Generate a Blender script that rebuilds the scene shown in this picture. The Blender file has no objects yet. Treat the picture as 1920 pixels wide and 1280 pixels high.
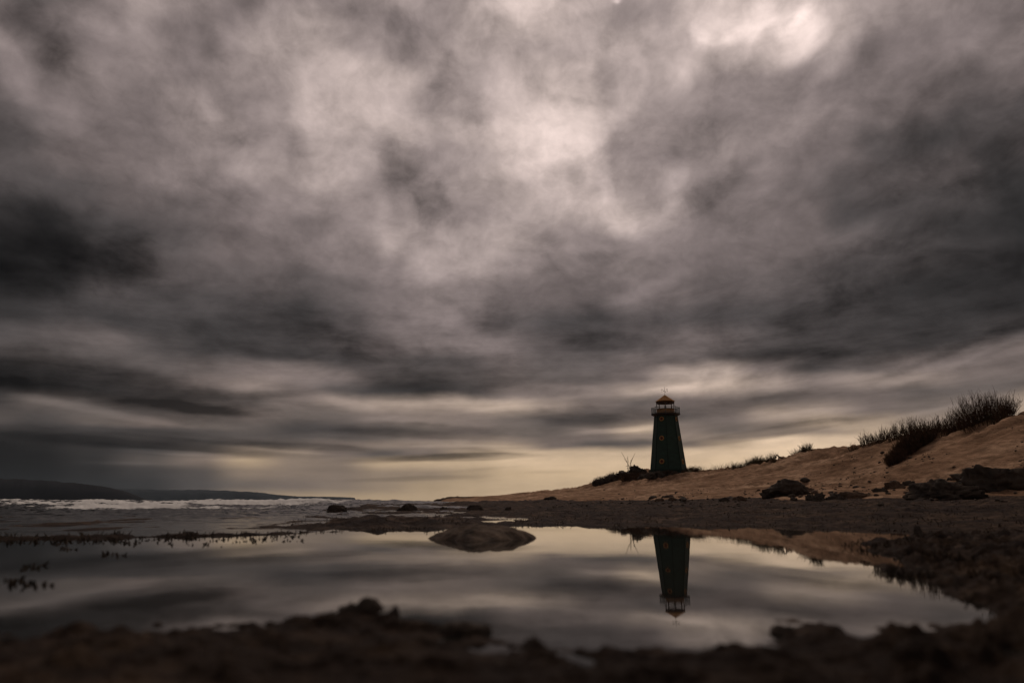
import bpy, bmesh, math, random
import numpy as np
from mathutils import Vector, Matrix

sc = bpy.context.scene
C = sc.collection
R = math.radians

# ------------------------------------------------------------------ camera
F = 1303.0                       # focal length, in 1/1920 of the frame width
TILT = R(12.88)
CAM_H = 0.25                     # lens a hand above the pool
cam_d = bpy.data.cameras.new('camera')
cam = bpy.data.objects.new('camera', cam_d); C.objects.link(cam)
cam_d.sensor_width = 36.0; cam_d.lens = 36.0 * F / 1920.0
cam_d.clip_start = 0.02; cam_d.clip_end = 30000
cam.location = (0, 0, CAM_H)
cam.rotation_euler = (R(90) + TILT, 0, 0)
cam_d.dof.use_dof = True; cam_d.dof.focus_distance = 45.0; cam_d.dof.aperture_fstop = 1.7
sc.camera = cam

def angles(px, py):
    """survey of the photograph: azimuth and elevation (radians) of a sighted point"""
    x = (px - 960.0) / F; v = (640.0 - py) / F
    Y = math.cos(TILT) - v * math.sin(TILT); Z = math.sin(TILT) + v * math.cos(TILT)
    return math.atan2(x, Y), math.atan2(Z, math.hypot(x, Y))
def on_level(px, py, z=0.0):
    a, e = angles(px, py)
    d = (CAM_H - z) / max(math.tan(-e), 1e-4)
    return d * math.sin(a), d * math.cos(a)
def at_dist(px, py, d):
    a, e = angles(px, py)
    return d * math.sin(a), d * math.cos(a), CAM_H + d * math.tan(e)

# ------------------------------------------------------------------ render settings
sc.view_settings.view_transform = 'Standard'; sc.view_settings.look = 'None'
sc.view_settings.exposure = 0.0; sc.view_settings.gamma = 1.0
sc.view_settings.use_curve_mapping = False
sc.render.engine = 'CYCLES'
sc.cycles.max_bounces = 6; sc.cycles.diffuse_bounces = 2; sc.cycles.glossy_bounces = 4
sc.cycles.volume_bounces = 0
sc.cycles.use_denoising = True
sc.cycles.sample_clamp_indirect = 6.0

# ------------------------------------------------------------------ sky: storm cloud cover by azimuth and elevation
def s2l(v):
    v = v / 255.0
    return v / 12.92 if v <= 0.04045 else ((v + 0.055) / 1.055) ** 2.4
CX = [0,120,240,360,480,600,720,840,960,1080,1200,1320,1440,1560,1680,1800,1920]
COVER = [
 (-60,[127,89,116,162,104,112,180,192,153,160,204,161,174,153,165,133,107]),
 (0,[127,86,174,156,100,118,168,126,179,194,132,206,213,173,153,133,107]),
 (50,[154,82,130,124,125,181,108,157,216,184,127,173,282,187,141,117,134]),
 (100,[106,136,161,96,162,184,158,168,173,165,200,180,198,167,98,119,146]),
 (150,[89,147,111,164,150,159,216,142,182,204,143,176,128,126,125,126,73]),
 (200,[73,115,109,144,134,192,173,148,188,214,174,112,143,114,135,95,85]),
 (250,[74,120,117,175,124,170,204,166,209,216,138,164,138,154,71,61,90]),
 (300,[58,113,116,136,164,175,150,138,197,244,116,142,137,86,93,95,43]),
 (350,[95,77,133,127,123,174,129,153,179,187,178,141,113,89,92,83,42]),
 (400,[62,42,76,99,135,123,161,131,167,179,210,119,135,76,68,58,42]),
 (450,[45,43,74,91,131,97,174,159,177,133,125,125,114,101,87,61,41]),
 (500,[35,39,71,105,89,145,115,175,149,122,146,94,118,79,82,69,57]),
 (550,[32,60,90,67,104,62,116,148,115,97,119,101,77,89,57,47,49]),
 (600,[69,71,50,75,57,64,120,130,91,62,89,68,72,74,64,61,59]),
 (650,[87,107,107,53,75,83,103,131,123,79,94,123,94,80,76,67,123]),
 (680,[52,78,86,96,73,58,91,78,111,84,114,93,58,59,121,159,119]),
 (710,[48,71,76,112,164,152,91,85,105,91,119,230,183,106,180,91,75]),
 (735,[32,62,71,102,106,83,58,59,123,118,173,181,117,138,97,78,183]),
 (760,[85,126,69,78,98,152,167,163,171,135,85,100,96,89,98,123,174]),
 (785,[94,66,145,121,128,74,117,135,108,80,118,83,190,218,130,147,178]),
 (810,[44,54,61,83,76,63,90,115,109,101,189,106,102,149,199,156,184]),
 (822,[32,57,72,84,109,88,100,128,137,99,135,138,218,197,206,223,176]),
 (835,[25,44,69,61,84,115,138,136,164,86,88,138,246,241,210,209,213]),
 (852,[30,30,52,115,188,130,83,135,205,201,204,231,216,207,196,200,213]),
 (870,[25,32,97,111,177,106,191,184,212,207,210,215,229,218,228,210,201]),
 (890,[29,27,37,63,141,121,142,148,199,207,209,202,215,213,194,202,203]),
 (912,[17,39,40,75,111,123,151,178,193,203,206,209,201,206,208,212,205]),
 (936,[18,37,36,83,164,166,176,179,193,193,203,204,198,205,203,199,205]),
]
CY = np.array([r[0] for r in COVER], float); CV = np.array([r[1] for r in COVER], float)
def cover(px, py):
    px = min(max(px, 0), 1920); py = min(max(py, CY[0]), CY[-1])
    j = min(int(np.searchsorted(CY, py, side='right')) - 1, len(CY) - 2)
    t = (py - CY[j]) / (CY[j+1] - CY[j])
    row = CV[j] * (1 - t) + CV[j+1] * t
    return float(np.interp(px, CX, row))
def sight(az, el):
    dx, dy, dz = math.sin(az) * math.cos(el), math.cos(az) * math.cos(el), math.sin(el)
    fwd = dy * math.cos(TILT) + dz * math.sin(TILT); up = -dy * math.sin(TILT) + dz * math.cos(TILT)
    fwd = max(fwd, 0.05)
    return 960 + F * dx / fwd, 640 - F * up / fwd
def cloud_colour(v, el):
    """grey-mauve storm cloud, turning to cream in the lit gap above the horizon"""
    w = min(max((R(13) - el) / R(11), 0), 1)
    l = s2l(v)
    q = min(max((v - 45) / 60.0, 0), 1)
    g = 0.93 * (1 - q) + 0.81 * q
    b = 0.94 * (1 - q) + 0.785 * q - 0.04 * min(max((v - 120) / 80, 0), 1)
    k = min(max((v - 70) / 100.0, 0), 1)
    if v < 110: g = g * (1 - 0.5*w) + 0.86 * 0.5*w; b = b * (1 - 0.5*w) + 0.76 * 0.5*w
    g = g * (1 - w * k) + 0.725 * w * k
    b = b * (1 - w * k) + 0.46 * w * k
    return (l, l * g, l * b, 1)

w = bpy.data.worlds.new('World'); sc.world = w; w.use_nodes = True
nt = w.node_tree; nt.nodes.clear(); L = nt.links
def N(t, **kw):
    n = nt.nodes.new(t)
    for k, v in kw.items(): setattr(n, k, v)
    return n
def M(op, a, b=None, c=None, clamp=False):
    n = N('ShaderNodeMath', operation=op, use_clamp=clamp)
    for i, s in enumerate((a, b, c)):
        if s is None: continue
        if isinstance(s, (int, float)): n.inputs[i].default_value = s
        else: L.new(s, n.inputs[i])
    return n.outputs[0]
tc = N('ShaderNodeTexCoord'); sep = N('ShaderNodeSeparateXYZ'); L.new(tc.outputs['Generated'], sep.inputs[0])
X, Y, Z = sep.outputs
az = M('MULTIPLY', M('ARCTAN2', X, Y), 180 / math.pi)
el = M('MULTIPLY', M('ARCSINE', M('MAXIMUM', Z, 0.0)), 180 / math.pi)
# cloud-deck coordinates: features shrink and flatten towards the horizon as a real cloud layer does
elf = M('ADD', M('MULTIPLY', el, 0.9), M('MULTIPLY', M('LOGARITHM', M('ADD', M('DIVIDE', el, 7.0), 1.0), math.e), 17.0))
comb = N('ShaderNodeCombineXYZ'); L.new(az, comb.inputs[0]); L.new(elf, comb.inputs[1])
def noise(scale, detail, rough, off, vec=comb.outputs[0], dist=0.0):
    mp = N('ShaderNodeMapping'); mp.inputs['Location'].default_value = off; L.new(vec, mp.inputs[0])
    n = N('ShaderNodeTexNoise', noise_dimensions='2D'); L.new(mp.outputs[0], n.inputs['Vector'])
    n.inputs['Scale'].default_value = scale; n.inputs['Detail'].default_value = detail
    n.inputs['Roughness'].default_value = rough; n.inputs['Distortion'].default_value = dist
    return n
wn = noise(0.085, 6, 0.54, (43.1, 27.7, 0), dist=0.2); ws = N('ShaderNodeSeparateColor'); L.new(wn.outputs['Color'], ws.inputs[0])
wamp = M('ADD', M('MULTIPLY', el, 0.22), 0.05)           # degrees of drift
wamp = M('MINIMUM', wamp, 6.5)
azw = M('ADD', az, M('MULTIPLY', M('SUBTRACT', ws.outputs[0], 0.5), M('MULTIPLY', wamp, 1.3)))
elw = M('ADD', el, M('MULTIPLY', M('SUBTRACT', ws.outputs[1], 0.5), M('MULTIPLY', wamp, 0.8)))
AZ0, AZ1 = -41.0, 41.0
azn = M('DIVIDE', M('SUBTRACT', azw, AZ0), AZ1 - AZ0, clamp=True)
rows = []
for y in CY:
    rows.append(math.degrees(angles(960, y)[1]))
rows = rows[::-1]
col = None
STOPS = 25
for i, e in enumerate(rows):
    rp = N('ShaderNodeValToRGB'); rp.color_ramp.interpolation = 'B_SPLINE' if False else 'EASE'
    els = rp.color_ramp.elements
    while len(els) < STOPS: els.new(0.5)
    for k in range(STOPS):
        t = k / (STOPS - 1); a_ = R(AZ0 + (AZ1 - AZ0) * t)
        px, py = sight(a_, R(e))
        els[k].position = t
        els[k].color = cloud_colour(cover(px, py), R(e))
    # each row waits for the one below it (keeps the shader small enough to compile)
    L.new(azn if col is None else M('MULTIPLY_ADD', col, 1e-9, azn), rp.inputs[0])
    if col is None: col = rp.outputs[0]; prev = e; continue
    mr = N('ShaderNodeMapRange', interpolation_type='SMOOTHSTEP'); L.new(M('MULTIPLY_ADD', col, 1e-9, elw), mr.inputs['Value'])
    mr.inputs['From Min'].default_value = prev; mr.inputs['From Max'].default_value = e
    mx = N('ShaderNodeMix', data_type='RGBA'); L.new(mr.outputs[0], mx.inputs[0]); L.new(col, mx.inputs[6]); L.new(rp.outputs[0], mx.inputs[7])
    col = mx.outputs[2]; prev = e
# billows and wisps, calmer towards the horizon
n1 = noise(0.18, 8, 0.59, (11.3, 72.2, 0), dist=0.25); n3 = noise(0.62, 6, 0.62, (5.3, 8.2, 0), dist=0.3)
fade = N('ShaderNodeMapRange', interpolation_type='SMOOTHSTEP'); L.new(el, fade.inputs['Value'])
fade.inputs['From Min'].default_value = 2.0; fade.inputs['From Max'].default_value = 17.0; fade.inputs['To Min'].default_value = 0.22
det = M('ADD', M('MULTIPLY', M('SUBTRACT', n1.outputs[0], 0.5), 1.15), M('MULTIPLY', M('SUBTRACT', n3.outputs[0], 0.5), 0.42))
det = M('ADD', M('MULTIPLY', det, fade.outputs[0]), 1.0)
# thin layered bars of cloud seen edge-on low down
lc = N('ShaderNodeCombineXYZ'); L.new(M('ADD', M('MULTIPLY', az, 0.16), M('MULTIPLY', el, -0.02)), lc.inputs[0]); L.new(M('ADD', el, M('MULTIPLY', az, -0.035)), lc.inputs[1])
n4 = noise(1.3, 6, 0.62, (3.3, 1.7, 0), vec=lc.outputs[0], dist=0.15)
low = N('ShaderNodeMapRange', interpolation_type='SMOOTHSTEP'); L.new(el, low.inputs['Value'])
low.inputs['From Min'].default_value = 11.0; low.inputs['From Max'].default_value = 20.0; low.inputs['To Min'].default_value = 1.0; low.inputs['To Max'].default_value = 0.0
low2 = N('ShaderNodeMapRange', interpolation_type='SMOOTHSTEP'); L.new(el, low2.inputs['Value'])
low2.inputs['From Min'].default_value = 1.5; low2.inputs['From Max'].default_value = 6.0; low2.inputs['To Min'].default_value = 0.25; low2.inputs['To Max'].default_value = 1.0
det = M('ADD', det, M('MULTIPLY', M('MULTIPLY', M('SUBTRACT', n4.outputs[0], 0.5), 0.60), M('MULTIPLY', low.outputs[0], low2.outputs[0])))
# single rifts and bars of cloud: sighted centre, half sizes, turn, gain
azs_ = M('ADD', M('MULTIPLY', azw, 0.6), M('MULTIPLY', az, 0.4)); els_ = M('ADD', M('MULTIPLY', elw, 0.6), M('MULTIPLY', el, 0.4))
def rift(px, py, sx, sy, rot, gain):
    ae = N('ShaderNodeCombineXYZ'); L.new(azs_, ae.inputs[0]); L.new(els_, ae.inputs[1]); L.new(det, ae.inputs[2])
    a, e = angles(px, py); k = math.degrees(1 / F)
    mp = N('ShaderNodeMapping', vector_type='TEXTURE'); L.new(ae.outputs[0], mp.inputs[0])
    mp.inputs['Location'].default_value = (math.degrees(a), math.degrees(e), 0)
    mp.inputs['Rotation'].default_value = (0, 0, R(rot)); mp.inputs['Scale'].default_value = (sx*k, sy*k, 1e6)
    dt = N('ShaderNodeVectorMath', operation='DOT_PRODUCT'); L.new(mp.outputs[0], dt.inputs[0]); L.new(mp.outputs[0], dt.inputs[1])
    r2 = dt.outputs['Value']
    if sx*sy > 260: r2 = M('MULTIPLY', M('MULTIPLY', r2, r2), 0.6)       # flat-bottomed bars low down have firmer edges
    return M('EXPONENT', M('MULTIPLY', r2, -1.0))
RIFTS = [(1148,12,9,7,0,1.0), (1110,22,36,14,10,0.2), (1036,14,12,16,0,0.15),
  (1322,85,70,22,56,0.24), (1408,55,60,22,60,0.18), (1455,32,45,14,50,-0.22), (1528,58,85,20,44,0.24), (1600,45,28,45,-20,0.15), (1470,105,60,16,38,0.15), (1205,130,14,32,10,0.20), (1140,150,22,65,0,-0.12),
  (1060,245,115,30,-4,0.18), (1130,232,38,32,0,0.14), (1155,350,15,27,0,0.25), (1262,335,24,18,20,0.25), (1040,350,26,60,0,0.14), (1192,425,36,20,-12,0.25), (1100,400,30,16,0,-0.1), (1330,365,66,26,34,-0.30), (1250,250,50,42,0,-0.12), (1090,335,16,30,10,-0.15),
  (1520,222,55,20,25,0.14), (1612,168,38,32,0,0.12), (1450,165,60,18,10,-0.12), (1700,90,60,30,20,0.10), (1640,110,20,70,-15,-0.10), (1745,250,150,36,40,-0.25), (1800,140,60,22,20,-0.08), (1640,330,50,14,25,0.10),
  (70,48,88,36,-32,-0.2), (112,125,22,55,-8,-0.18), (50,140,26,58,16,0.22), (105,205,60,24,-28,0.14), (225,60,60,60,0,0.10), (192,30,17,22,0,0.14), (275,20,26,30,0,0.12), (408,135,30,115,12,-0.18), (430,310,48,14,-30,0.18), (384,190,13,26,10,0.12),
  (595,205,100,52,5,0.12), (720,180,44,36,20,0.12), (745,58,32,38,0,-0.20), (832,150,27,56,-4,-0.22), (885,215,38,14,0,-0.15), (745,310,52,38,0,-0.22), (806,385,32,40,0,-0.24), (930,180,26,70,0,0.18), (900,20,24,32,0,0.15), (550,268,13,34,-20,-0.14), (505,260,18,50,20,0.10),
  (810,500,42,26,0,0.22), (712,395,16,45,0,0.18), (725,470,18,30,0,0.14), (880,440,60,20,30,0.10), (120,490,125,38,0,-0.25), (250,470,30,50,0,-0.15), (190,262,70,34,0,-0.05), (330,215,50,22,-35,-0.10), (930,600,30,26,0,-0.20), (850,590,26,16,0,0.16),
  (1560,300,80,18,38,0.15), (1590,430,70,14,18,0.22), (1490,560,50,9,15,0.18),
  (1230,535,70,12,18,0.20), (1130,490,90,22,0,-0.12), (1130,640,60,16,0,-0.22), (1300,470,50,20,-20,0.08), (620,600,150,30,-8,-0.10), (250,655,70,18,-6,0.22), (200,722,220,28,-6,-0.30), (360,765,90,9,-3,-0.30), (60,728,120,14,-4,-0.2), (270,833,170,8,-3,-0.3), (560,835,110,8,-2,-0.25), (650,640,120,22,-6,-0.12), (740,785,60,6,0,0.2),(500,740,70,6,4,-0.25), 
  (190,772,110,6,-8,0.30), (560,715,60,9,-3,0.15), (660,757,50,10,-12,0.25), (900,752,160,5,2,0.12), (930,765,60,5,5,0.18), (860,720,140,16,-3,-0.18), (740,812,110,8,-2,-0.20), (330,848,70,4,-2,0.5), (350,820,120,7,-3,-0.20),
  (1160,806,80,5,3,0.35), (1330,720,80,11,14,0.25), (1250,733,60,6,3,0.25), (1520,775,70,6,4,0.35), (1500,795,80,6,4,-0.25), (1740,770,60,4,10,0.30), (1400,752,110,10,3,-0.15), (1500,706,120,6,6,0.12), (1800,670,110,9,16,0.30), (1640,690,80,8,12,0.15),
  (1850,640,120,12,16,-0.22), (1500,665,90,10,2,-0.25), (860,837,90,3,1,0.22), (800,858,120,6,3,-0.38), (620,848,70,4,0,0.12), (920,846,60,4,-4,-0.25), (1030,885,45,3,1,-0.16), (900,880,70,3,4,-0.12), (780,897,110,4,2,-0.22), (640,880,60,6,0,-0.10), (520,843,50,4,-3,0.25),
  (1380,848,50,4,2,-0.0), (420,862,45,4,0,0.2), (230,868,60,3,0,0.35), (1090,782,70,8,-3,-0.18)]
for args in RIFTS:
    if args[-1]: det = M('MULTIPLY_ADD', rift(*args), args[-1], det)
# heavier banks of cloud with firm, slightly torn edges
BANKS = [(195,720,270,42,-8,-0.30), (105,468,165,78,-3,-0.28), (815,692,200,50,-2,-0.22), (530,632,190,44,-4,-0.20), (1690,596,400,78,9,-0.25), (1120,642,90,20,3,-0.10), (255,829,300,15,-3,-0.28), (1120,780,150,22,-2,-0.25),
  (800,808,160,16,-2,-0.20), (870,857,150,8,2,-0.28), (1560,737,280,17,6,-0.18), (1440,811,180,11,7,-0.22), (1690,470,300,60,22,-0.14), (1800,330,190,60,28,-0.20), (600,840,130,9,-2,-0.15), (1330,365,80,32,34,-0.04), (745,310,60,42,0,-0.10), (810,380,36,46,0,-0.10), (400,140,34,110,12,-0.08),
  (90,70,100,42,-30,-0.08), (1135,490,120,26,0,-0.10), (845,140,32,60,0,-0.08)]
for (px, py, sx, sy, rot, gain) in BANKS:
    a, e = angles(px, py); k = math.degrees(1 / F)
    fx = 0.25 if py > 600 else 0.55
    ae = N('ShaderNodeCombineXYZ')
    L.new(M('ADD', M('MULTIPLY', azw, fx), M('MULTIPLY', az, 1-fx)), ae.inputs[0]); L.new(M('ADD', M('MULTIPLY', elw, fx), M('MULTIPLY', el, 1-fx)), ae.inputs[1]); L.new(det, ae.inputs[2])
    mp = N('ShaderNodeMapping', vector_type='TEXTURE'); L.new(ae.outputs[0], mp.inputs[0])
    mp.inputs['Location'].default_value = (math.degrees(a), math.degrees(e), 0)
    mp.inputs['Rotation'].default_value = (0, 0, R(rot)); mp.inputs['Scale'].default_value = (sx*k, sy*k, 1e6)
    ln = N('ShaderNodeVectorMath', operation='LENGTH'); L.new(mp.outputs[0], ln.inputs[0])
    rg_ = M('ADD', ln.outputs['Value'], M('MULTIPLY', M('SUBTRACT', n1.outputs[0], 0.5), 0.9 if py < 600 else 0.4))
    ms = N('ShaderNodeMapRange', interpolation_type='SMOOTHSTEP'); L.new(rg_, ms.inputs['Value'])
    ms.inputs['From Min'].default_value = 0.62 if py < 600 else 0.70; ms.inputs['From Max'].default_value = 1.12; ms.inputs['To Min'].default_value = 1.0; ms.inputs['To Max'].default_value = 0.0
    det = M('MULTIPLY_ADD', ms.outputs[0], gain, det)
vm = N('ShaderNodeVectorMath', operation='SCALE'); L.new(col, vm.inputs[0]); L.new(M('MAXIMUM', det, 0.2), vm.inputs['Scale'])
# the rest of the sky, overhead and behind: plain bright overcast
mo = N('ShaderNodeMapRange', interpolation_type='SMOOTHSTEP'); L.new(el, mo.inputs['Value'])
mo.inputs['From Min'].default_value = 42; mo.inputs['From Max'].default_value = 60
mb = N('ShaderNodeMapRange', interpolation_type='SMOOTHSTEP'); L.new(M('ABSOLUTE', az), mb.inputs['Value'])
mb.inputs['From Min'].default_value = 55; mb.inputs['From Max'].default_value = 80
rest = N('ShaderNodeVectorMath', operation='SCALE'); rest.inputs[0].default_value = (0.15, 0.122, 0.112); L.new(det, rest.inputs['Scale'])
mx = N('ShaderNodeMix', data_type='RGBA'); L.new(M('MAXIMUM', mo.outputs[0], mb.outputs[0]), mx.inputs[0])
L.new(vm.outputs[0], mx.inputs[6]); L.new(rest.outputs[0], mx.inputs[7])
bg = N('ShaderNodeBackground'); L.new(mx.outputs[2], bg.inputs[0]); bg.inputs[1].default_value = 1.0
ow = N('ShaderNodeOutputWorld'); L.new(bg.outputs[0], ow.inputs[0])

# ------------------------------------------------------------------ sun, veiled by cloud, high and slightly right ahead
sd_ = bpy.data.lights.new('sun', 'SUN'); sun = bpy.data.objects.new('sun', sd_); C.objects.link(sun)
sd_.energy = 1.45; sd_.angle = R(14); sd_.color = (1.0, 0.86, 0.72)
sa, se = angles(1150, -40)
sdir = Vector((math.sin(sa) * math.cos(se), math.cos(sa) * math.cos(se), math.sin(se)))
sun.rotation_euler = sdir.to_track_quat('Z', 'Y').to_euler(); sun.location = (0, 0, 60)
try: sun.visible_glossy = False
except Exception: pass

# ------------------------------------------------------------------ numpy noise
_rs = np.random.RandomState(11)
_perm = _rs.permutation(256); _perm = np.concatenate([_perm, _perm, _perm])
_g = np.stack([np.cos(np.linspace(0, 2*np.pi, 256, False)), np.sin(np.linspace(0, 2*np.pi, 256, False))], 1)[_rs.permutation(256)]
def perlin(x, y):
    x = np.asarray(x, float); y = np.asarray(y, float)
    xi = np.floor(x).astype(int); yi = np.floor(y).astype(int); xf = x - xi; yf = y - yi
    u = xf**3 * (xf * (xf * 6 - 15) + 10); v = yf**3 * (yf * (yf * 6 - 15) + 10)
    xi &= 255; yi &= 255
    def gr(a, b, dx, dy):
        g = _g[_perm[_perm[a & 255] + (b & 255)]]
        return g[..., 0] * dx + g[..., 1] * dy
    n00 = gr(xi, yi, xf, yf); n10 = gr(xi+1, yi, xf-1, yf); n01 = gr(xi, yi+1, xf, yf-1); n11 = gr(xi+1, yi+1, xf-1, yf-1)
    return ((n00*(1-u) + n10*u)*(1-v) + (n01*(1-u) + n11*u)*v) * 1.5
def fbm(x, y, o=4, g=0.5):
    s = 0; a = 1
    for i in range(o):
        s = s + a * perlin(np.asarray(x) * 2**i + 17.3*i, np.asarray(y) * 2**i + 9.1*i); a *= g
    return s
def sstep(a, b, x):
    t = np.clip((x - a) / (b - a), 0, 1); return t * t * (3 - 2 * t)

# ------------------------------------------------------------------ the lie of the land
# column: (sight px, shelf end distance/height, dune foot distance/sight y, crest distance/sight y)
COLS = [(-900, 30,-0.6, 60,None, 90,None), (300, 30,-0.4, 60,None, 90,None), (560, 30,-0.10, 60,None, 90,None), (700, 40,0.0, 70,None, 110,None),
        (800, 60,0.05, 85,None, 110,None), (835, 60,0.10, 85,937, 112,932.5), (960, 58,0.18, 80,935, 110,925.5), (1050, 50,0.20, 72,929, 104,918),
        (1115, 44,0.22, 66,926, 98,911), (1190, 38,0.23, 60,922, 90,903), (1253, 33,0.24, 56,918, 84,895), (1320, 30,0.24, 52,914, 80,886),
        (1370, 28,0.245, 50,911, 76,880), (1480, 24,0.25, 44,908, 64,862), (1600, 21,0.25, 38,904, 54,838), (1650, 20,0.25, 36,902, 51,828), (1700, 19.5,0.25, 34,900, 48,818),
        (1800, 18.5,0.255, 31,895, 44,796), (1920, 17.5,0.26, 29,888, 40,769), (2200, 16,0.27, 27,875, 37,730), (2900, 15,0.3, 25,860, 34,700)]
_ca, _v = [], []
for c in COLS:
    a, _ = angles(c[0], 938); _ca.append(a)
    def zz(d, y):
        if y is None: return -0.8
        # sight elevation of (px, y)
        return CAM_H + d * math.tan(angles(c[0], y)[1])
    _v.append([c[1], c[2], c[3], zz(c[3], c[4]), c[5], zz(c[5], c[6])])
_ca = np.array(_ca); _v = np.array(_v)
_ga = np.linspace(-1.3, 1.4, 1351); _gv = np.stack([np.interp(_ga, _ca, _v[:, k]) for k in range(6)], 1)
_k = np.exp(-0.5 * (np.arange(-9, 10) / 3.0)**2); _k /= _k.sum()
_gv = np.stack([np.convolve(np.pad(_gv[:, k], 9, mode='edge'), _k, 'valid') for k in range(6)], 1)

POOL_PX = [(-6000,1030), (-1500,1020), (-300,1014), (0,1011), (250,1008), (500,1003), (570,1000), (640,998), (720,994), (800,990), (1000,986), (1220,985), (1500,981), (1700,984),
           (1800,990), (1830,999), (1740,1006), (1640,1013), (1600,1021), (1625,1040), (1665,1062), (1700,1084), (1745,1112), (1815,1136), (1810,1150), (1760,1168), (1700,1176),
           (1560,1166), (1470,1158), (1400,1186), (1250,1210), (1100,1204), (950,1190), (850,1174), (760,1154), (690,1128), (640,1138), (590,1158), (400,1160), (300,1162),
           (200,1176), (0,1184), (-600,1190), (-6000,1150)]
POOL = np.array([on_level(*p) for p in POOL_PX])
def pool_sd(x, y):
    """signed distance to the pool outline, positive inside"""
    best = np.full(x.shape, 1e9); inside = np.zeros(x.shape, bool)
    n = len(POOL)
    for i in range(n):
        ax, ay = POOL[i]; bx, by = POOL[(i+1) % n]
        ex, ey = bx-ax, by-ay; l2 = ex*ex + ey*ey
        t = np.clip(((x-ax)*ex + (y-ay)*ey) / l2, 0, 1)
        best = np.minimum(best, (x-ax-t*ex)**2 + (y-ay-t*ey)**2)
        c = ((ay > y) != (by > y)) & (x < (bx-ax) * (y-ay) / ((by-ay) if abs(by-ay) > 1e-9 else 1e-9) + ax)
        inside ^= c
    d = np.sqrt(best)
    return np.where(inside, d, -d)

def bump(x, y, px, py, d, wx, wy, h):
    a, _ = angles(px, py); cx, cy = d*math.sin(a), d*math.cos(a)
    u = (x-cx)*math.cos(a) - (y-cy)*math.sin(a); v = (x-cx)*math.sin(a) + (y-cy)*math.cos(a)
    return h * np.exp(-(u/wx)**2 - (v/wy)**2)

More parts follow.
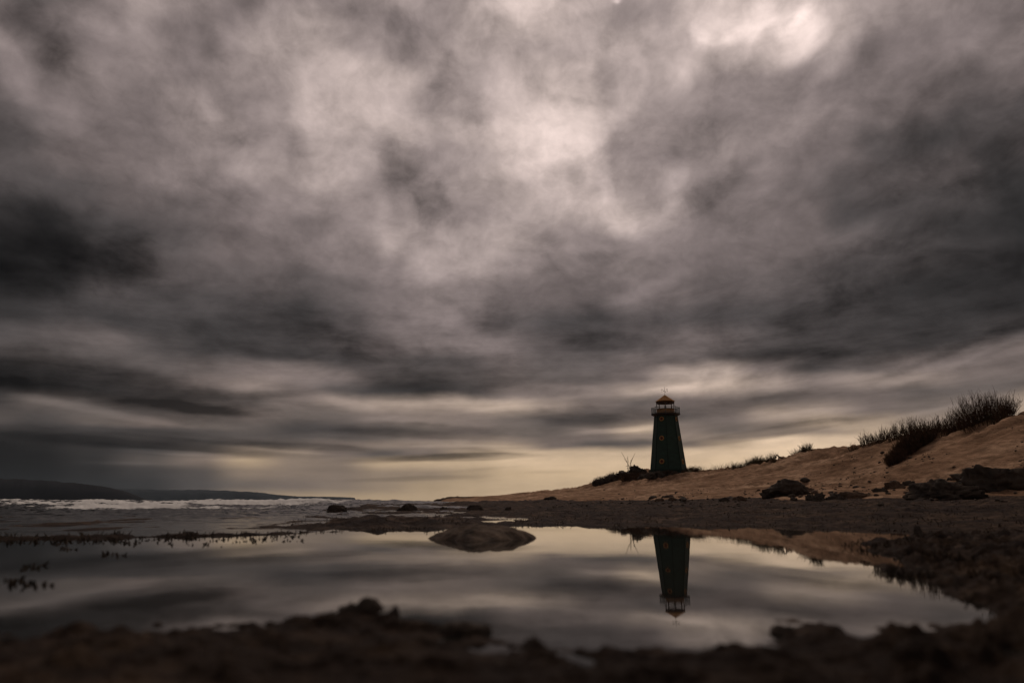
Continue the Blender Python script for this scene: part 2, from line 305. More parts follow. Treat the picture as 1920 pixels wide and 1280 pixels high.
def height(x, y, full=False):
    x = np.asarray(x, float); y = np.asarray(y, float); shp = x.shape
    x = x.ravel(); y = y.ravel()
    d = np.hypot(x, y); a = np.arctan2(x, y); aa = np.clip(a, -1.29, 1.39)
    P = [np.interp(aa, _ga, _gv[:, k]) for k in range(6)]
    def prof(dd):
        ds, zs, db, zb, dc, zc = P
        z = np.where(dd < ds, -0.02 + (zs + 0.02) * np.clip((dd - 7.0) / (ds - 7.0), 0, 1)**0.8,
            np.where(dd < db, zs + (zb - zs) * (dd - ds) / (db - ds),
            np.where(dd < dc, zb + (zc - zb) * (dd - db) / (dc - db), zc - (dd - dc) * 0.04)))
        return z
    z = (prof(d*0.95) + 2*prof(d*0.985) + 2*prof(d*1.005) + prof(d*1.03)) / 6
    ds, zs, db, zb, dc, zc = P
    sand = sstep(0.0, 1.0, (d - ds + 2.0 * fbm(x*0.25, y*0.12, 3)) / 1.5) * sstep(0.02, 0.16, zs)
    # sand relief: hummocks, gullies running down the dune face
    face = sstep(0.2, 1.0, (d - db) / np.maximum(dc - db, 1)) * sstep(-0.1, 0.15, a)
    z += sand * (0.05 * fbm(x*0.5, y*0.35, 4) + 0.035 * fbm(x*2.2, y*1.1, 3, 0.6) * sstep(-0.05, 0.3, a) + face * 0.5 * fbm(x*0.30 + 0.20*y, y*0.10, 4) + face * 0.36 * (0.5 - np.abs(fbm(x*0.9 + 0.5*y, y*0.18, 3)))
                 + 0.10 * sstep(30, 60, d) * fbm(x*0.13, y*0.10, 3))
    foot = np.exp(-((d - db) / 2.5)**2) * sstep(0.2, 0.35, a)
    z += foot * (0.30 * fbm(x*0.9, y*0.6, 4, 0.6) - 0.08)
    # flat rocky shelf
    shelf = (1 - sand) * sstep(6.8, 8.5, d)
    z += shelf * (0.022 * fbm(x*1.6, y*1.0, 5, 0.65) + 0.03 * fbm(x*0.3, y*0.5, 3)) * (1 + 0.05 * d)
    z += shelf * 0.022 * sstep(-0.03, 0.05, a) * (1 - sstep(9, 14, d))
    z -= shelf * 0.010 * (1 - sstep(0.0, 0.12, a)) * (1 - sstep(22, 35, d)) * (1 + fbm(x*0.5, y*0.7, 3))
    # around the pool
    sd = pool_sd(x, y)
    rough = 0.06 + 0.10 * sstep(0.1, 0.4, a)
    sdn = sd + rough * fbm(x*1.7, y*1.7, 4, 0.55) * np.clip(d / 3, 0.35, 1.2)
    nearbank = 1 - sstep(1.6, 2.3, d)
    right = sstep(0.42, 0.52, a)
    out = np.clip(-sdn, 0, 3)
    zr = -0.012 + 0.06 * out * right + 0.11 * np.minimum(out, 0.35) * nearbank
    zr *= 1 - 0.55 * sstep(0.32, 0.42, a) * nearbank
    zr = np.minimum(zr, 0.015 + 0.05 * right * sstep(1.8, 5.0, d) + 0.035 * nearbank)
    zr += (0.010 + 0.022*right + 0.009*nearbank) * fbm(x*4.5, y*4.5, 5, 0.62) * sstep(0, 0.15, out + 0.03) * np.clip(d/2, 0.6, 1.5)
    zr += (0.016*nearbank + 0.014*right) * np.maximum(fbm(x*14, y*14, 3, 0.5), 0) * sstep(0, 0.1, out + 0.03)
    pz = -0.012 - np.clip(sdn, 0, 0.5) * 0.25 - 0.02*sstep(0, 0.1, sdn)
    zp = np.where(sdn > 0, pz, zr)
    w = 1 - sstep(6.6, 7.9, d)
    rim_left = (1 - sstep(-0.32, -0.27, a)) * sstep(2.5, 3.2, d)     # open side: the pool passes into the sea over a drowned rim
    zl = -0.05 + 0.062 * np.exp(-((sd + 0.12) / 0.17)**2) + 0.022 * fbm(x*3.0, y*3.0, 4, 0.6)
    zl = np.where(sdn > 0.25, pz, zl)
    zp = zp * (1 - rim_left) + zl * rim_left
    z = z * (1 - w) + zp * w
    farleft = (1 - sstep(-0.36, -0.24, a)) * sstep(6.0, 8.0, d)
    zfl = -0.026 + 0.030 * fbm(x*0.9, y*0.45, 5, 0.6) - 0.25 * sstep(14, 20, d)
    z = z * (1 - farleft) + zfl * farleft
    z += bump(x, y, 690, 1150, 1.55, 0.18, 0.12, 0.019) + bump(x, y, 870, 1180, 1.42, 0.12, 0.1, 0.012)
    # weedy bank beyond the pool, left of the island rock
    z += bump(x, y, 710, 985, 7.7, 0.9, 0.6, 0.075)*(1 + 0.8*fbm(x*2.5, y*2.5, 3)) + bump(x, y, 900, 980, 7.9, 1.2, 0.7, 0.035)
    # hummock under the lighthouse
    z += bump(x, y, 1215, 890, 88, 5.0, 5.0, 1.3) + bump(x, y, 1160, 900, 92, 3.0, 4.0, 0.35)
    z = np.where(d < 0.5, np.minimum(z, 0.03), z)
    if full: return z.reshape(shp), sand.reshape(shp), sd.reshape(shp)
    return z.reshape(shp)
def h1(x, y): return float(height(np.array([x]), np.array([y]))[0])
def where(px, py, d):
    a, _ = angles(px, py); return d*math.sin(a), d*math.cos(a)

# ------------------------------------------------------------------ helpers
def mesh_obj(name, verts, faces, mat=None, parent=None, smooth=True):
    me = bpy.data.meshes.new(name)
    verts = np.asarray(verts, float)
    if isinstance(faces, np.ndarray):
        nf, k = faces.shape
        me.vertices.add(len(verts)); me.vertices.foreach_set('co', verts.ravel())
        me.loops.add(nf*k); me.loops.foreach_set('vertex_index', faces.ravel().astype(np.int32))
        me.polygons.add(nf); me.polygons.foreach_set('loop_start', (np.arange(nf)*k).astype(np.int32)); me.polygons.foreach_set('loop_total', np.full(nf, k, np.int32))
        me.update(calc_edges=True)
    else:
        me.from_pydata([tuple(v) for v in verts], [], faces); me.update()
    if smooth: me.polygons.foreach_set('use_smooth', [True]*len(me.polygons))
    o = bpy.data.objects.new(name, me); C.objects.link(o)
    if mat: me.materials.append(mat)
    if parent: o.parent = parent
    return o
def bm_obj(name, bm, mat=None, parent=None, smooth=False):
    me = bpy.data.meshes.new(name); bm.normal_update(); bm.to_mesh(me); bm.free()
    if smooth: me.polygons.foreach_set('use_smooth', [True]*len(me.polygons))
    o = bpy.data.objects.new(name, me); C.objects.link(o)
    if mat: me.materials.append(mat)
    if parent: o.parent = parent
    return o
def tag(o, label=None, cat=None, group=None, kind=None):
    if label: o['label'] = label
    if cat: o['category'] = cat
    if group: o['group'] = group
    if kind: o['kind'] = kind
    return o
def attr(o, name, vals):
    at = o.data.attributes.new(name, 'FLOAT', 'POINT'); at.data.foreach_set('value', np.asarray(vals, np.float32).ravel())

def material(name):
    m = bpy.data.materials.new(name); m.use_nodes = True
    t = m.node_tree; t.nodes.clear()
    out = t.nodes.new('ShaderNodeOutputMaterial'); p = t.nodes.new('ShaderNodeBsdfPrincipled'); t.links.new(p.outputs[0], out.inputs[0])
    return m, t, p
def tn(t, kind, **kw):
    n = t.nodes.new(kind)
    for k, v in kw.items(): setattr(n, k, v)
    return n
def tnoise(t, scale, detail=4, rough=0.55, stretch=None, dist=0.0):
    c = tn(t, 'ShaderNodeTexCoord'); n = tn(t, 'ShaderNodeTexNoise'); v = c.outputs['Object']
    if stretch:
        mp = tn(t, 'ShaderNodeMapping'); mp.inputs['Scale'].default_value = stretch; t.links.new(v, mp.inputs[0]); v = mp.outputs[0]
    t.links.new(v, n.inputs['Vector']); n.inputs['Scale'].default_value = scale; n.inputs['Detail'].default_value = detail
    n.inputs['Roughness'].default_value = rough; n.inputs['Distortion'].default_value = dist
    return n.outputs[0]
def tramp(t, src, stops):
    r = tn(t, 'ShaderNodeValToRGB'); e = r.color_ramp.elements
    while len(e) < len(stops): e.new(0.5)
    for i, (p, c) in enumerate(stops): e[i].position = p; e[i].color = (*c, 1)
    t.links.new(src, r.inputs[0]); return r.outputs[0]
def tmix(t, f, a, b):
    m = tn(t, 'ShaderNodeMix', data_type='RGBA')
    for s, k in ((f, 0), (a, 6), (b, 7)):
        if isinstance(s, (float, int)): m.inputs[k].default_value = s
        elif isinstance(s, tuple): m.inputs[k].default_value = (*s, 1)
        else: t.links.new(s, m.inputs[k])
    return m.outputs[2]
def tmath(t, op, a, b=None, clamp=False):
    m = tn(t, 'ShaderNodeMath', operation=op, use_clamp=clamp)
    for i, s in enumerate((a, b)):
        if s is None: continue
        if isinstance(s, (float, int)): m.inputs[i].default_value = s
        else: t.links.new(s, m.inputs[i])
    return m.outputs[0]
def tbump(t, p, src, strength, dist):
    b = tn(t, 'ShaderNodeBump'); b.inputs['Strength'].default_value = strength; b.inputs['Distance'].default_value = dist
    t.links.new(src, b.inputs['Height']); t.links.new(b.outputs[0], p.inputs['Normal'])
def simple(name, c1, c2, scale, rough=0.8, bump=0.3, bdist=0.01, spec=0.3, detail=5, stretch=None):
    m, t, p = material(name)
    n = tnoise(t, scale, detail, 0.6, stretch)
    t.links.new(tramp(t, n, [(0.3, c1), (0.7, c2)]), p.inputs['Base Color'])
    p.inputs['Roughness'].default_value = rough; p.inputs['Specular IOR Level'].default_value = spec
    if bump: tbump(t, p, n, bump, bdist)
    return m

# ground material: wet weedy rock at the shore, sand above
GM, t, p = material('ground_material')
at = tn(t, 'ShaderNodeAttribute', attribute_name='sand')
brk = tnoise(t, 1.3, 6, 0.65)
f = tmath(t, 'ADD', at.outputs['Fac'], tmath(t, 'MULTIPLY', tmath(t, 'SUBTRACT', brk, 0.5), 0.5))
f = tramp(t, f, [(0.42, (0, 0, 0)), (0.58, (1, 1, 1))])
sandn = tnoise(t, 0.35, 8, 0.6, (1.0, 0.5, 2.0))
sandf = tnoise(t, 9.0, 5, 0.7); sandg = tnoise(t, 1.8, 8, 0.68, (1.0, 0.45, 1.6))
scol = tramp(t, sandn, [(0.30, (0.16, 0.092, 0.058)), (0.5, (0.33, 0.205, 0.135)), (0.70, (0.50, 0.335, 0.23))])
scol = tmix(t, tramp(t, sandg, [(0.40, (0.75, 0.75, 0.75)), (0.60, (0, 0, 0))]), scol, (0.10, 0.060, 0.038))  # gully shade put into the sand colour: darker where the bump sinks
scol = tmix(t, tramp(t, sandf, [(0.55, (0, 0, 0)), (0.75, (0.5, 0.5, 0.5))]), scol, (0.14, 0.09, 0.06))
rockn = tnoise(t, 7.0, 8, 0.7); rockn2 = tnoise(t, 1.6, 5, 0.6)
rcol = tramp(t, rockn, [(0.3, (0.008, 0.005, 0.004)), (0.52, (0.038, 0.024, 0.016)), (0.72, (0.12, 0.078, 0.052))])
fine = tnoise(t, 26.0, 4, 0.7); blot = tnoise(t, 9.0, 4, 0.6)
rcol = tmix(t, tramp(t, blot, [(0.50, (0, 0, 0)), (0.62, (0.8, 0.8, 0.8))]), rcol, (0.15, 0.10, 0.068))
rcol = tmix(t, tramp(t, fine, [(0.5, (0, 0, 0)), (0.68, (0.55, 0.55, 0.55))]), rcol, (0.12, 0.078, 0.056))
rcol = tmix(t, tramp(t, rockn2, [(0.35, (0, 0, 0)), (0.65, (0.7, 0.7, 0.7))]), rcol, (0.026, 0.018, 0.014))
streak = tnoise(t, 0.8, 5, 0.65, (0.5, 1.6, 1.0))
rcol = tmix(t, tramp(t, streak, [(0.42, (0, 0, 0)), (0.62, (0.75, 0.75, 0.75))]), rcol, (0.014, 0.010, 0.009))
wetw = tn(t, 'ShaderNodeAttribute', attribute_name='algae')      # algae-blackened rock round the pool
rdark = tmix(t, 0.50, rcol, (0.010, 0.006, 0.004))
rcol = tmix(t, wetw.outputs['Fac'], rcol, rdark)
t.links.new(tmix(t, f, rcol, scol), p.inputs['Base Color'])
rr_ = tmath(t, 'ADD', tmath(t, 'MULTIPLY', f, 0.25), 0.65); t.links.new(rr_, p.inputs['Roughness']); t.links.new(tmath(t, 'SUBTRACT', 0.07, tmath(t, 'MULTIPLY', f, 0.04)), p.inputs['Specular IOR Level'])
hb = tmath(t, 'ADD', tmath(t, 'MULTIPLY', rockn, 1.0), tmath(t, 'MULTIPLY', sandg, 6.0))
tbump(t, p, hb, 0.8, 0.04)

ROCK = simple('dark_wet_rock', (0.018, 0.014, 0.012), (0.075, 0.056, 0.042), 3.0, 0.7, 0.6, 0.05)
ROCKB = simple('brown_rock', (0.04, 0.026, 0.018), (0.15, 0.10, 0.07), 3.0, 0.85, 0.6, 0.05)
WEED = simple('seaweed_material', (0.010, 0.007, 0.004), (0.045, 0.030, 0.018), 9.0, 0.6, 0, 0, 0.2)
TWIG = simple('twig_bark', (0.040, 0.024, 0.016), (0.12, 0.074, 0.050), 6.0, 0.9, 0, 0, 0.1)
GRASS = simple('dry_grass', (0.035, 0.026, 0.015), (0.10, 0.075, 0.045), 3.0, 0.9, 0, 0, 0.1)
WOOD = simple('driftwood', (0.05, 0.04, 0.03), (0.16, 0.13, 0.10), 5.0, 0.9, 0.3, 0.01)

# ------------------------------------------------------------------ ground
def fan(azs, ds):
    A, D = np.meshgrid(azs, ds, indexing='ij')
    x = D*np.sin(A); y = D*np.cos(A)
    na, nd = A.shape
    idx = np.arange(na*nd).reshape(na, nd)
    f = np.stack([idx[:-1, :-1].ravel(), idx[:-1, 1:].ravel(), idx[1:, 1:].ravel(), idx[1:, :-1].ravel()], 1)
    return x, y, f[:, ::-1]
azs = np.concatenate([np.linspace(-math.pi, R(-46), 60), np.linspace(R(-45), R(47), 900), np.linspace(R(48), math.pi, 60)])
ds = np.concatenate([[0.02, 0.2, 0.4], np.exp(np.linspace(math.log(0.55), math.log(10), 330)), np.exp(np.linspace(math.log(10.1), math.log(140), 330)), [170, 250, 400]])
gx, gy, gf = fan(azs, ds)
gz, gs, gsd = height(gx, gy, True)
back = np.abs(np.arctan2(gx, gy)) > R(75)
gz = np.where(back & (np.hypot(gx, gy) > 3), np.clip(gz, -0.3, 0.3), gz)
ground = mesh_obj('ground', np.stack([gx.ravel(), gy.ravel(), gz.ravel()], 1), gf, GM)
attr(ground, 'sand', gs); attr(ground, 'algae', 1 - sstep(5.0, 8.5, np.hypot(gx, gy) + 0.8*fbm(gx*0.6, gy*0.6, 3))); tag(ground, kind='structure')

# seabed sheet out to the horizon, under sea and land
bed = mesh_obj('seabed', [(-9500, -9500, -6), (9500, -9500, -6), (9500, 9500, -6), (-9500, 9500, -6)], [(0, 1, 2, 3)], simple('seabed_material', (0.03, 0.03, 0.03), (0.05, 0.045, 0.04), 0.1, 0.9, 0))
tag(bed, kind='structure')

# ------------------------------------------------------------------ water
def water_mat(name, ripple_scale, ripple, rough, foam=False, stretch=(1, 1, 1)):
    m, t, p = material(name)
    p.inputs['Base Color'].default_value = (0.012, 0.011, 0.010, 1); p.inputs['IOR'].default_value = 1.333
    p.inputs['Roughness'].default_value = rough; p.inputs['Specular IOR Level'].default_value = 0.5
    n = tnoise(t, ripple_scale, 4, 0.55, stretch)
    if ripple: tbump(t, p, n, 1.0, ripple)
    if foam:
        at = tn(t, 'ShaderNodeAttribute', attribute_name='foam')
        fn = tnoise(t, 0.9, 9, 0.75, (0.5, 0.8, 1.0))
        f = tmath(t, 'ADD', at.outputs['Fac'], tmath(t, 'MULTIPLY', tmath(t, 'SUBTRACT', fn, 0.5), 2.3))
        f = tramp(t, f, [(0.46, (0, 0, 0)), (0.66, (1, 1, 1))])
        t.links.new(tmix(t, f, (0.012, 0.011, 0.010), (0.62, 0.60, 0.59)), p.inputs['Base Color'])
        t.links.new(tmix(t, f, (rough,)*3, (0.9,)*3), p.inputs['Roughness'])
    return m
# still pool: a thin sheet inside the rock basin
px_ = [(-6000,1030), (-300,1016), (0,1013), (500,1004), (570,1000), (640,990), (1000,972), (1500,968), (1960,970), (2100,1200)]
pool_out = [on_level(*q) for q in px_] + [(1.2, 0.75), (-3.5, 0.6), (-14, 0.9)]
bm = bmesh.new(); vs = [bm.verts.new((x, y, 0)) for x, y in pool_out]; bm.faces.new(vs); bmesh.ops.recalc_face_normals(bm, faces=bm.faces)
pool = bm_obj('pool_water', bm, water_mat('still_water', 2.6, 0.00045, 0.02, stretch=(1, 1, 1)))
tag(pool, kind='structure')

# sea: long swell, breakers 25 to 90 m out
sa_ = np.concatenate([np.linspace(-math.pi, R(-46), 40), np.linspace(R(-45), R(20), 900), np.linspace(R(21), math.pi, 40)])
sds = np.concatenate([[0.02, 1, 2, 3], np.exp(np.linspace(math.log(3.5), math.log(120), 520)), np.exp(np.linspace(math.log(125), math.log(9400), 60))])
wx, wy, wf = fan(sa_, sds)
wd = np.hypot(wx, wy); wa = np.arctan2(wx, wy)
rx = wx*math.cos(0.12) + wy*math.sin(0.12); ry = -wx*math.sin(0.12) + wy*math.cos(0.12)
warp = 2.6 * fbm(rx*0.045, ry*0.06, 3)
swell = np.zeros_like(wx); foam = np.zeros_like(wx)
left = 1 - sstep(-0.22, 0.02, wa)
for (c, hgt, wdt, sx, k) in [(27, 0.19, 1.3, 0.10, 0.85), (36, 0.26, 1.7, 0.07, 0.8), (47, 0.40, 2.2, 0.05, 1.0), (60, 0.48, 2.8, 0.04, 1.0), (80, 0.50, 3.6, 0.03, 0.8)]:
    v = (ry - c - warp * (0.6 + 0.02*c)) / wdt
    lon = np.clip(0.55 + 0.9 * fbm(rx*sx + c, ry*0.01 + c, 3), 0, 1.25)
    prof_ = np.where(v < 0, np.exp(-(v/0.55)**2), np.exp(-(v/1.5)**2))       # steep on the shore side
    swell += hgt * lon * prof_ * (0.35 + 0.65*left)
    foam = np.maximum(foam, k * lon * np.exp(-((v + 0.35)/0.75)**2))
    foam = np.maximum(foam, 0.55 * k * lon * np.exp(-((v + 1.6)/1.2)**2))
rip = fbm(wx*1.0, wy*1.6, 4, 0.6)
amp = 0.004 + 0.030 * sstep(7, 18, wd) + 0.035 * sstep(18, 32, wd)
amp = amp * (0.4 + 0.6*left)
amp = np.where(wd < 6.5, 0.003, amp); amp = np.where(wd > 120, 0.0, amp)
swell += amp * rip * 1.2
foam += 0.22 * sstep(12, 22, wd) * np.clip(rip, 0, 1) * left
foam *= (0.15 + 0.85*(1 - sstep(-0.42, -0.12, wa))) * (wd < 130)
sz = -0.012 + np.where(wd < 125, swell, 0.0) - 0.05 * sstep(10, 40, wd)
sea = mesh_obj('sea', np.stack([wx.ravel(), wy.ravel(), sz.ravel()], 1), wf, water_mat('sea_water', 5.0, 0.012, 0.10, foam=True))
attr(sea, 'foam', foam); tag(sea, kind='structure')

# ------------------------------------------------------------------ far headlands
def headland(name, prof, dist, depth, mat):
    """a real ridge: a strip of hillside at its own distance, with a front slope, a rounded top and a back slope"""
    xs = np.array([q[0] for q in prof], float); ys = np.array([q[1] for q in prof], float)
    sx = np.linspace(xs[0], xs[-1], 260); sy = np.interp(sx, xs, ys)
    V = []; nrow = 14
    for i in range(len(sx)):
        a, e = angles(sx[i], sy[i])
        H = max(dist*math.tan(e) + CAM_H, 0.0) + 6
        for j in range(nrow):
            u = j/(nrow-1); dd = dist - depth*0.5 + depth*u
            hh = H * math.sin(math.pi*min(max(u*1.0, 0), 1))**0.45
            hh *= 1 + 0.06*perlin(i*0.11, j*0.35 + dist*0.001) + 0.03*perlin(i*0.6, j*0.8)
            hh = min(hh, H * (1.0 + 0.02*math.sin(i*0.7)))
            V.append((dd*math.sin(a), dd*math.cos(a), hh - 6))
    idx = np.arange(len(sx)*nrow).reshape(len(sx), nrow)
    f = np.stack([idx[:-1, :-1].ravel(), idx[1:, :-1].ravel(), idx[1:, 1:].ravel(), idx[:-1, 1:].ravel()], 1)
    o = mesh_obj(name, V, f, mat); tag(o, kind='structure'); return o
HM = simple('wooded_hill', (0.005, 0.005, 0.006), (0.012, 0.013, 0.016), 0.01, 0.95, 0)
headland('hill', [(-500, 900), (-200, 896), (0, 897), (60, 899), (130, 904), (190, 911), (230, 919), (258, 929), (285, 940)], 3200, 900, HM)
HF = simple('hazed_wooded_hill', (0.018, 0.022, 0.026), (0.040, 0.046, 0.052), 0.01, 0.95, 0)  # paler and bluer than the near hill: distance haze put into its colour
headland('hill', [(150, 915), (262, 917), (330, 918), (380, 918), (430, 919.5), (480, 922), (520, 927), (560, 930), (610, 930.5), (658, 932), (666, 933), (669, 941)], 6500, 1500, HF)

# ------------------------------------------------------------------ rocks
def rock_mesh(seed, sx, sy, sz, mat, sub=4, jag=0.28, peak=0.0):
    rnd = random.Random(seed)
    bm = bmesh.new(); bmesh.ops.create_icosphere(bm, subdivisions=sub, radius=1.0)
    planes = []
    for k in range(9):
        v = Vector((rnd.gauss(0, 1), rnd.gauss(0, 1), rnd.gauss(0, 0.8))).normalized(); planes.append((v, rnd.uniform(0.62, 0.92)))
    from mathutils import noise as mn
    off = Vector((seed*3.7, seed*1.3, 0))
    for v in bm.verts:
        c = v.co.copy()
        for n_, dd in planes:
            s = c.dot(n_)
            if s > dd: c -= n_*(s-dd)*0.85
        c *= 1 + jag*mn.fractal(c*1.6 + off, 0.9, 2.0, 4) + (0.06+0.3*jag)*mn.fractal(c*5 + off, 0.8, 2.0, 4)
        cr = abs(mn.noise(Vector((c.x*2.2, c.y*2.2, c.z*3.5)) + off*2)); c *= 1 - 0.22*jag/0.28*max(0, 0.12-cr)/0.12*0.6
        q_ = round(c.z*4.5 + 0.4*mn.noise(c*1.3+off))/4.5; c.z = c.z*0.55 + q_*0.45
        if c.z < -0.25: c.z = -0.25 + (c.z+0.25)*0.4
        v.co = Vector((c.x*sx, c.y*sy, (c.z + peak*max(0, 1-abs(c.x-0.1)))*sz))
    me = bpy.data.meshes.new('rock'); bm.normal_update(); bm.to_mesh(me); bm.free()
    me.polygons.foreach_set('use_smooth', [True]*len(me.polygons)); me.materials.append(mat)
    return me
def rock(name, px, base_y, wpx, hpx, d, label, seed, mat=ROCK, cat='rock', group=None, deep=0.7, jag=0.28, rot=None, sub=5, peak=0.0, z=None):
    """px, base_y: sighted foot; wpx, hpx: sighted size at distance d"""
    x, y = where(px, base_y, d)
    a = math.atan2(x, y)
    W = wpx/F*d*0.97/2*math.cos(a)**0.5; H = hpx/F*d*0.97
    me = rock_mesh(seed, W, W*deep, H*0.95, mat, sub, jag, peak)
    o = bpy.data.objects.new(name, me); C.objects.link(o)
    zz = h1(x, y) if z is None else z
    o.location = (x, y, zz + H*0.02); o.rotation_euler = (0, 0, -a if rot is None else rot)
    return tag(o, label, cat, group)

def island():
    ix, iy = where(900, 1007, 4.95); n = 90
    U, Vv = np.meshgrid(np.linspace(-1, 1, n), np.linspace(-1, 1, n), indexing='ij')
    ang = np.arctan2(Vv, U); rr = np.maximum(np.abs(U), np.abs(Vv))
    ex = np.cos(ang)*rr; ey = np.sin(ang)*rr
    edge = 1 + 0.10*perlin(np.cos(ang)*1.7+3, np.sin(ang)*1.7) + 0.05*perlin(np.cos(ang)*5, np.sin(ang)*5)
    hx = ex*edge*0.40; hy = ey*edge*(0.42 - 0.10*np.abs(ex))
    pw = np.where(ex > 0, 1.6 + 2.4*ex, 1.6 + 0.4*ex)
    hz = 0.10*np.clip(1-rr**pw, 0, 1)**0.85*(1 - 0.12*ex) + 0.016*fbm(hx*7, hy*7, 5, 0.6)*(1-rr)**0.3 - 0.02*rr**4 - 0.012
    idx = np.arange(n*n).reshape(n, n)
    f = np.stack([idx[:-1, :-1].ravel(), idx[1:, :-1].ravel(), idx[1:, 1:].ravel(), idx[:-1, 1:].ravel()], 1)
    o = mesh_obj('island_rock', np.stack([hx.ravel(), hy.ravel(), hz.ravel()], 1), f, PALE)
    o.location = (ix, iy, 0); o.rotation_euler = (0, 0, -math.atan2(ix, iy))
    tag(o, 'low rounded dark rock standing alone in the still pool', 'rock')
PALE = simple('crusted_rock', (0.02, 0.015, 0.012), (0.12, 0.088, 0.066), 9.0, 0.85, 0.6, 0.02)
island()
rock('boulder', 1772, 936, 125, 30, 19.0, 'long low boulder at the foot of the jagged one, sand edge', 7, ROCK, 'boulder', 'boulders on the sand', 0.6)
rock('boulder', 1868, 926, 124, 40, 21.4, 'tallest jagged dark boulder at the right end of the beach', 18, ROCK, 'boulder', 'boulders on the sand', 0.6, jag=0.30)
rock('boulder', 1468, 916, 84, 28, 27.5, 'dark dome shaped boulder alone in the middle of the sand', 21, ROCK, 'boulder', 'boulders on the sand', 0.7, jag=0.16, peak=0.22)
rock('boulder', 1503, 908, 40, 14, 31.0, 'small brown boulder just behind the dome shaped boulder', 22, ROCKB, 'boulder', 'boulders on the sand')
rock('boulder', 1530, 931, 34, 18, 20.6, 'knobbly dark boulder topmost of the stone heap by the shelf', 23, ROCK, 'boulder', 'stones of the heap by the shelf', jag=0.4)
rock('boulder', 1529, 938, 18, 12, 19.3, 'small squarish dark rock lowest left of the stone heap', 24, ROCK, 'boulder', 'stones of the heap by the shelf')
rock('boulder', 1562, 938, 36, 11, 19.5, 'wide flat dark rock right of the stone heap', 25, ROCK, 'boulder', 'stones of the heap by the shelf')
rock('boulder', 1600, 925, 74, 13, 22.5, 'long flat dark slab stretching right from the stone heap', 26, ROCKB, 'boulder', 'flat stones in a row on the sand', 0.35)
rock('boulder', 1650, 917, 26, 8, 25.0, 'small dark stone next to the end of the long slab', 27, ROCK, 'boulder', 'flat stones in a row on the sand', 0.5)
rock('boulder', 1678, 913, 34, 11, 26.5, 'brownish humped stone midway between slab and big boulders', 28, ROCKB, 'boulder', 'flat stones in a row on the sand', 0.5)
rock('boulder', 1704, 908, 26, 8, 28.0, 'last dark flat stone of the row, farthest up the sand', 29, ROCK, 'boulder', 'flat stones in a row on the sand', 0.5)
rock('boulder', 1744, 910, 26, 10, 26.5, 'small dark stone just above the long low boulder', 30, ROCK, 'boulder', 'boulders on the sand')
rock('boulder', 1790, 897, 24, 6, 29.0, 'thin tilted dark stone left of the jagged boulder top', 31, ROCK, 'boulder', 'boulders on the sand', 0.4)
rock('boulder', 1488, 934, 18, 6, 21.0, 'flat dark stone on sand left of the stone heap', 32, ROCK, 'boulder')
rock('boulder', 1358, 944, 22, 8, 25.0, 'dark oval stone on the sand edge right of the lighthouse', 33, ROCK, 'boulder', 'pair of stones at the sand edge')
rock('boulder', 1386, 943, 24, 7, 25.5, 'brown oval stone, the right one of the pair at the sand edge', 34, ROCKB, 'boulder', 'pair of stones at the sand edge')
rock('boulder', 1033, 939, 30, 7, 50.0, 'small pointed dark rock on the sand left of the lighthouse', 35, ROCK, 'boulder', peak=0.3)
rock('shore_rock', 630, 953, 40, 15, 17.0, 'lone dark blocky rock in the shallow sea at the left', 41, ROCK, 'rock', 'dark rocks in the shallows', z=-0.02, jag=0.15)
rock('shore_rock', 764, 952, 44, 14, 18.0, 'widest dark rock in the shallows, left of the ledge', 42, ROCK, 'rock', 'dark rocks in the shallows', z=-0.02)
rock('shore_rock', 832, 950, 18, 7, 19.5, 'smallest flat rock between the wide rock and the round rock', 43, ROCK, 'rock', 'dark rocks in the shallows', z=-0.02)
rock('shore_rock', 890, 952, 34, 13, 18.0, 'round topped dark rock in the shallows below the ledge', 44, ROCK, 'rock', 'dark rocks in the shallows', z=-0.01, jag=0.15)
rock('shore_rock', 953, 952, 12, 6, 18.0, 'little dark rock at the right end of the shallows', 45, ROCK, 'rock', 'dark rocks in the shallows', z=0.02)
rock('shore_rock', 935, 946, 26, 4, 24.0, 'thin flat rock in the shallows under the low ledge', 46, ROCK, 'rock', 'dark rocks in the shallows', z=0.02)
for (kx, ky, kw, kh, kd, lab, sd0) in [(652, 1146, 44, 20, 1.58, 'left knob of three on the near edge of the pool', 61), (692, 1140, 50, 19, 1.58, 'middle and largest knob of three on the near edge', 62), (738, 1148, 24, 20, 1.58, 'small upright knob, right of the three on the near edge', 63),
        (1468, 1170, 50, 13, 1.53, 'rounded dark stone on the near edge below the lighthouse reflection', 64), (1690, 1142, 70, 16, 1.75, 'dark rounded stone in the shallow right corner of the pool', 65), (560, 1168, 56, 14, 1.55, 'low stone left of the three knobs on the near edge', 66), (870, 1184, 90, 16, 1.45, 'broad low stone right of the three knobs on the near edge', 67)]:
    rock('shore_rock', kx, ky, kw, kh, kd, lab, sd0, ROCK, 'rock', 'blurred stones along the near edge of the pool', jag=0.2)
rock('shore_rock', 1720, 994, 14, 16, 5.4, 'small round dark stone at the right end of the pool', 47, ROCK, 'rock', jag=0.1)
# low rocky ledge where the beach runs out
o = rock('rock_ledge', 862, 938.5, 96, 9.5, 98.0, 'long low dark rocky ledge at the tip of the beach', 51, ROCKB, 'ledge', deep=0.5, jag=0.08, z=0.15)
rock('rock_ledge', 925, 938.5, 110, 7.5, 92.0, 'lower thinner ledge running right under the sand tip', 52, ROCKB, 'ledge', deep=0.4, jag=0.08, z=0.1)

rnd = random.Random(5)
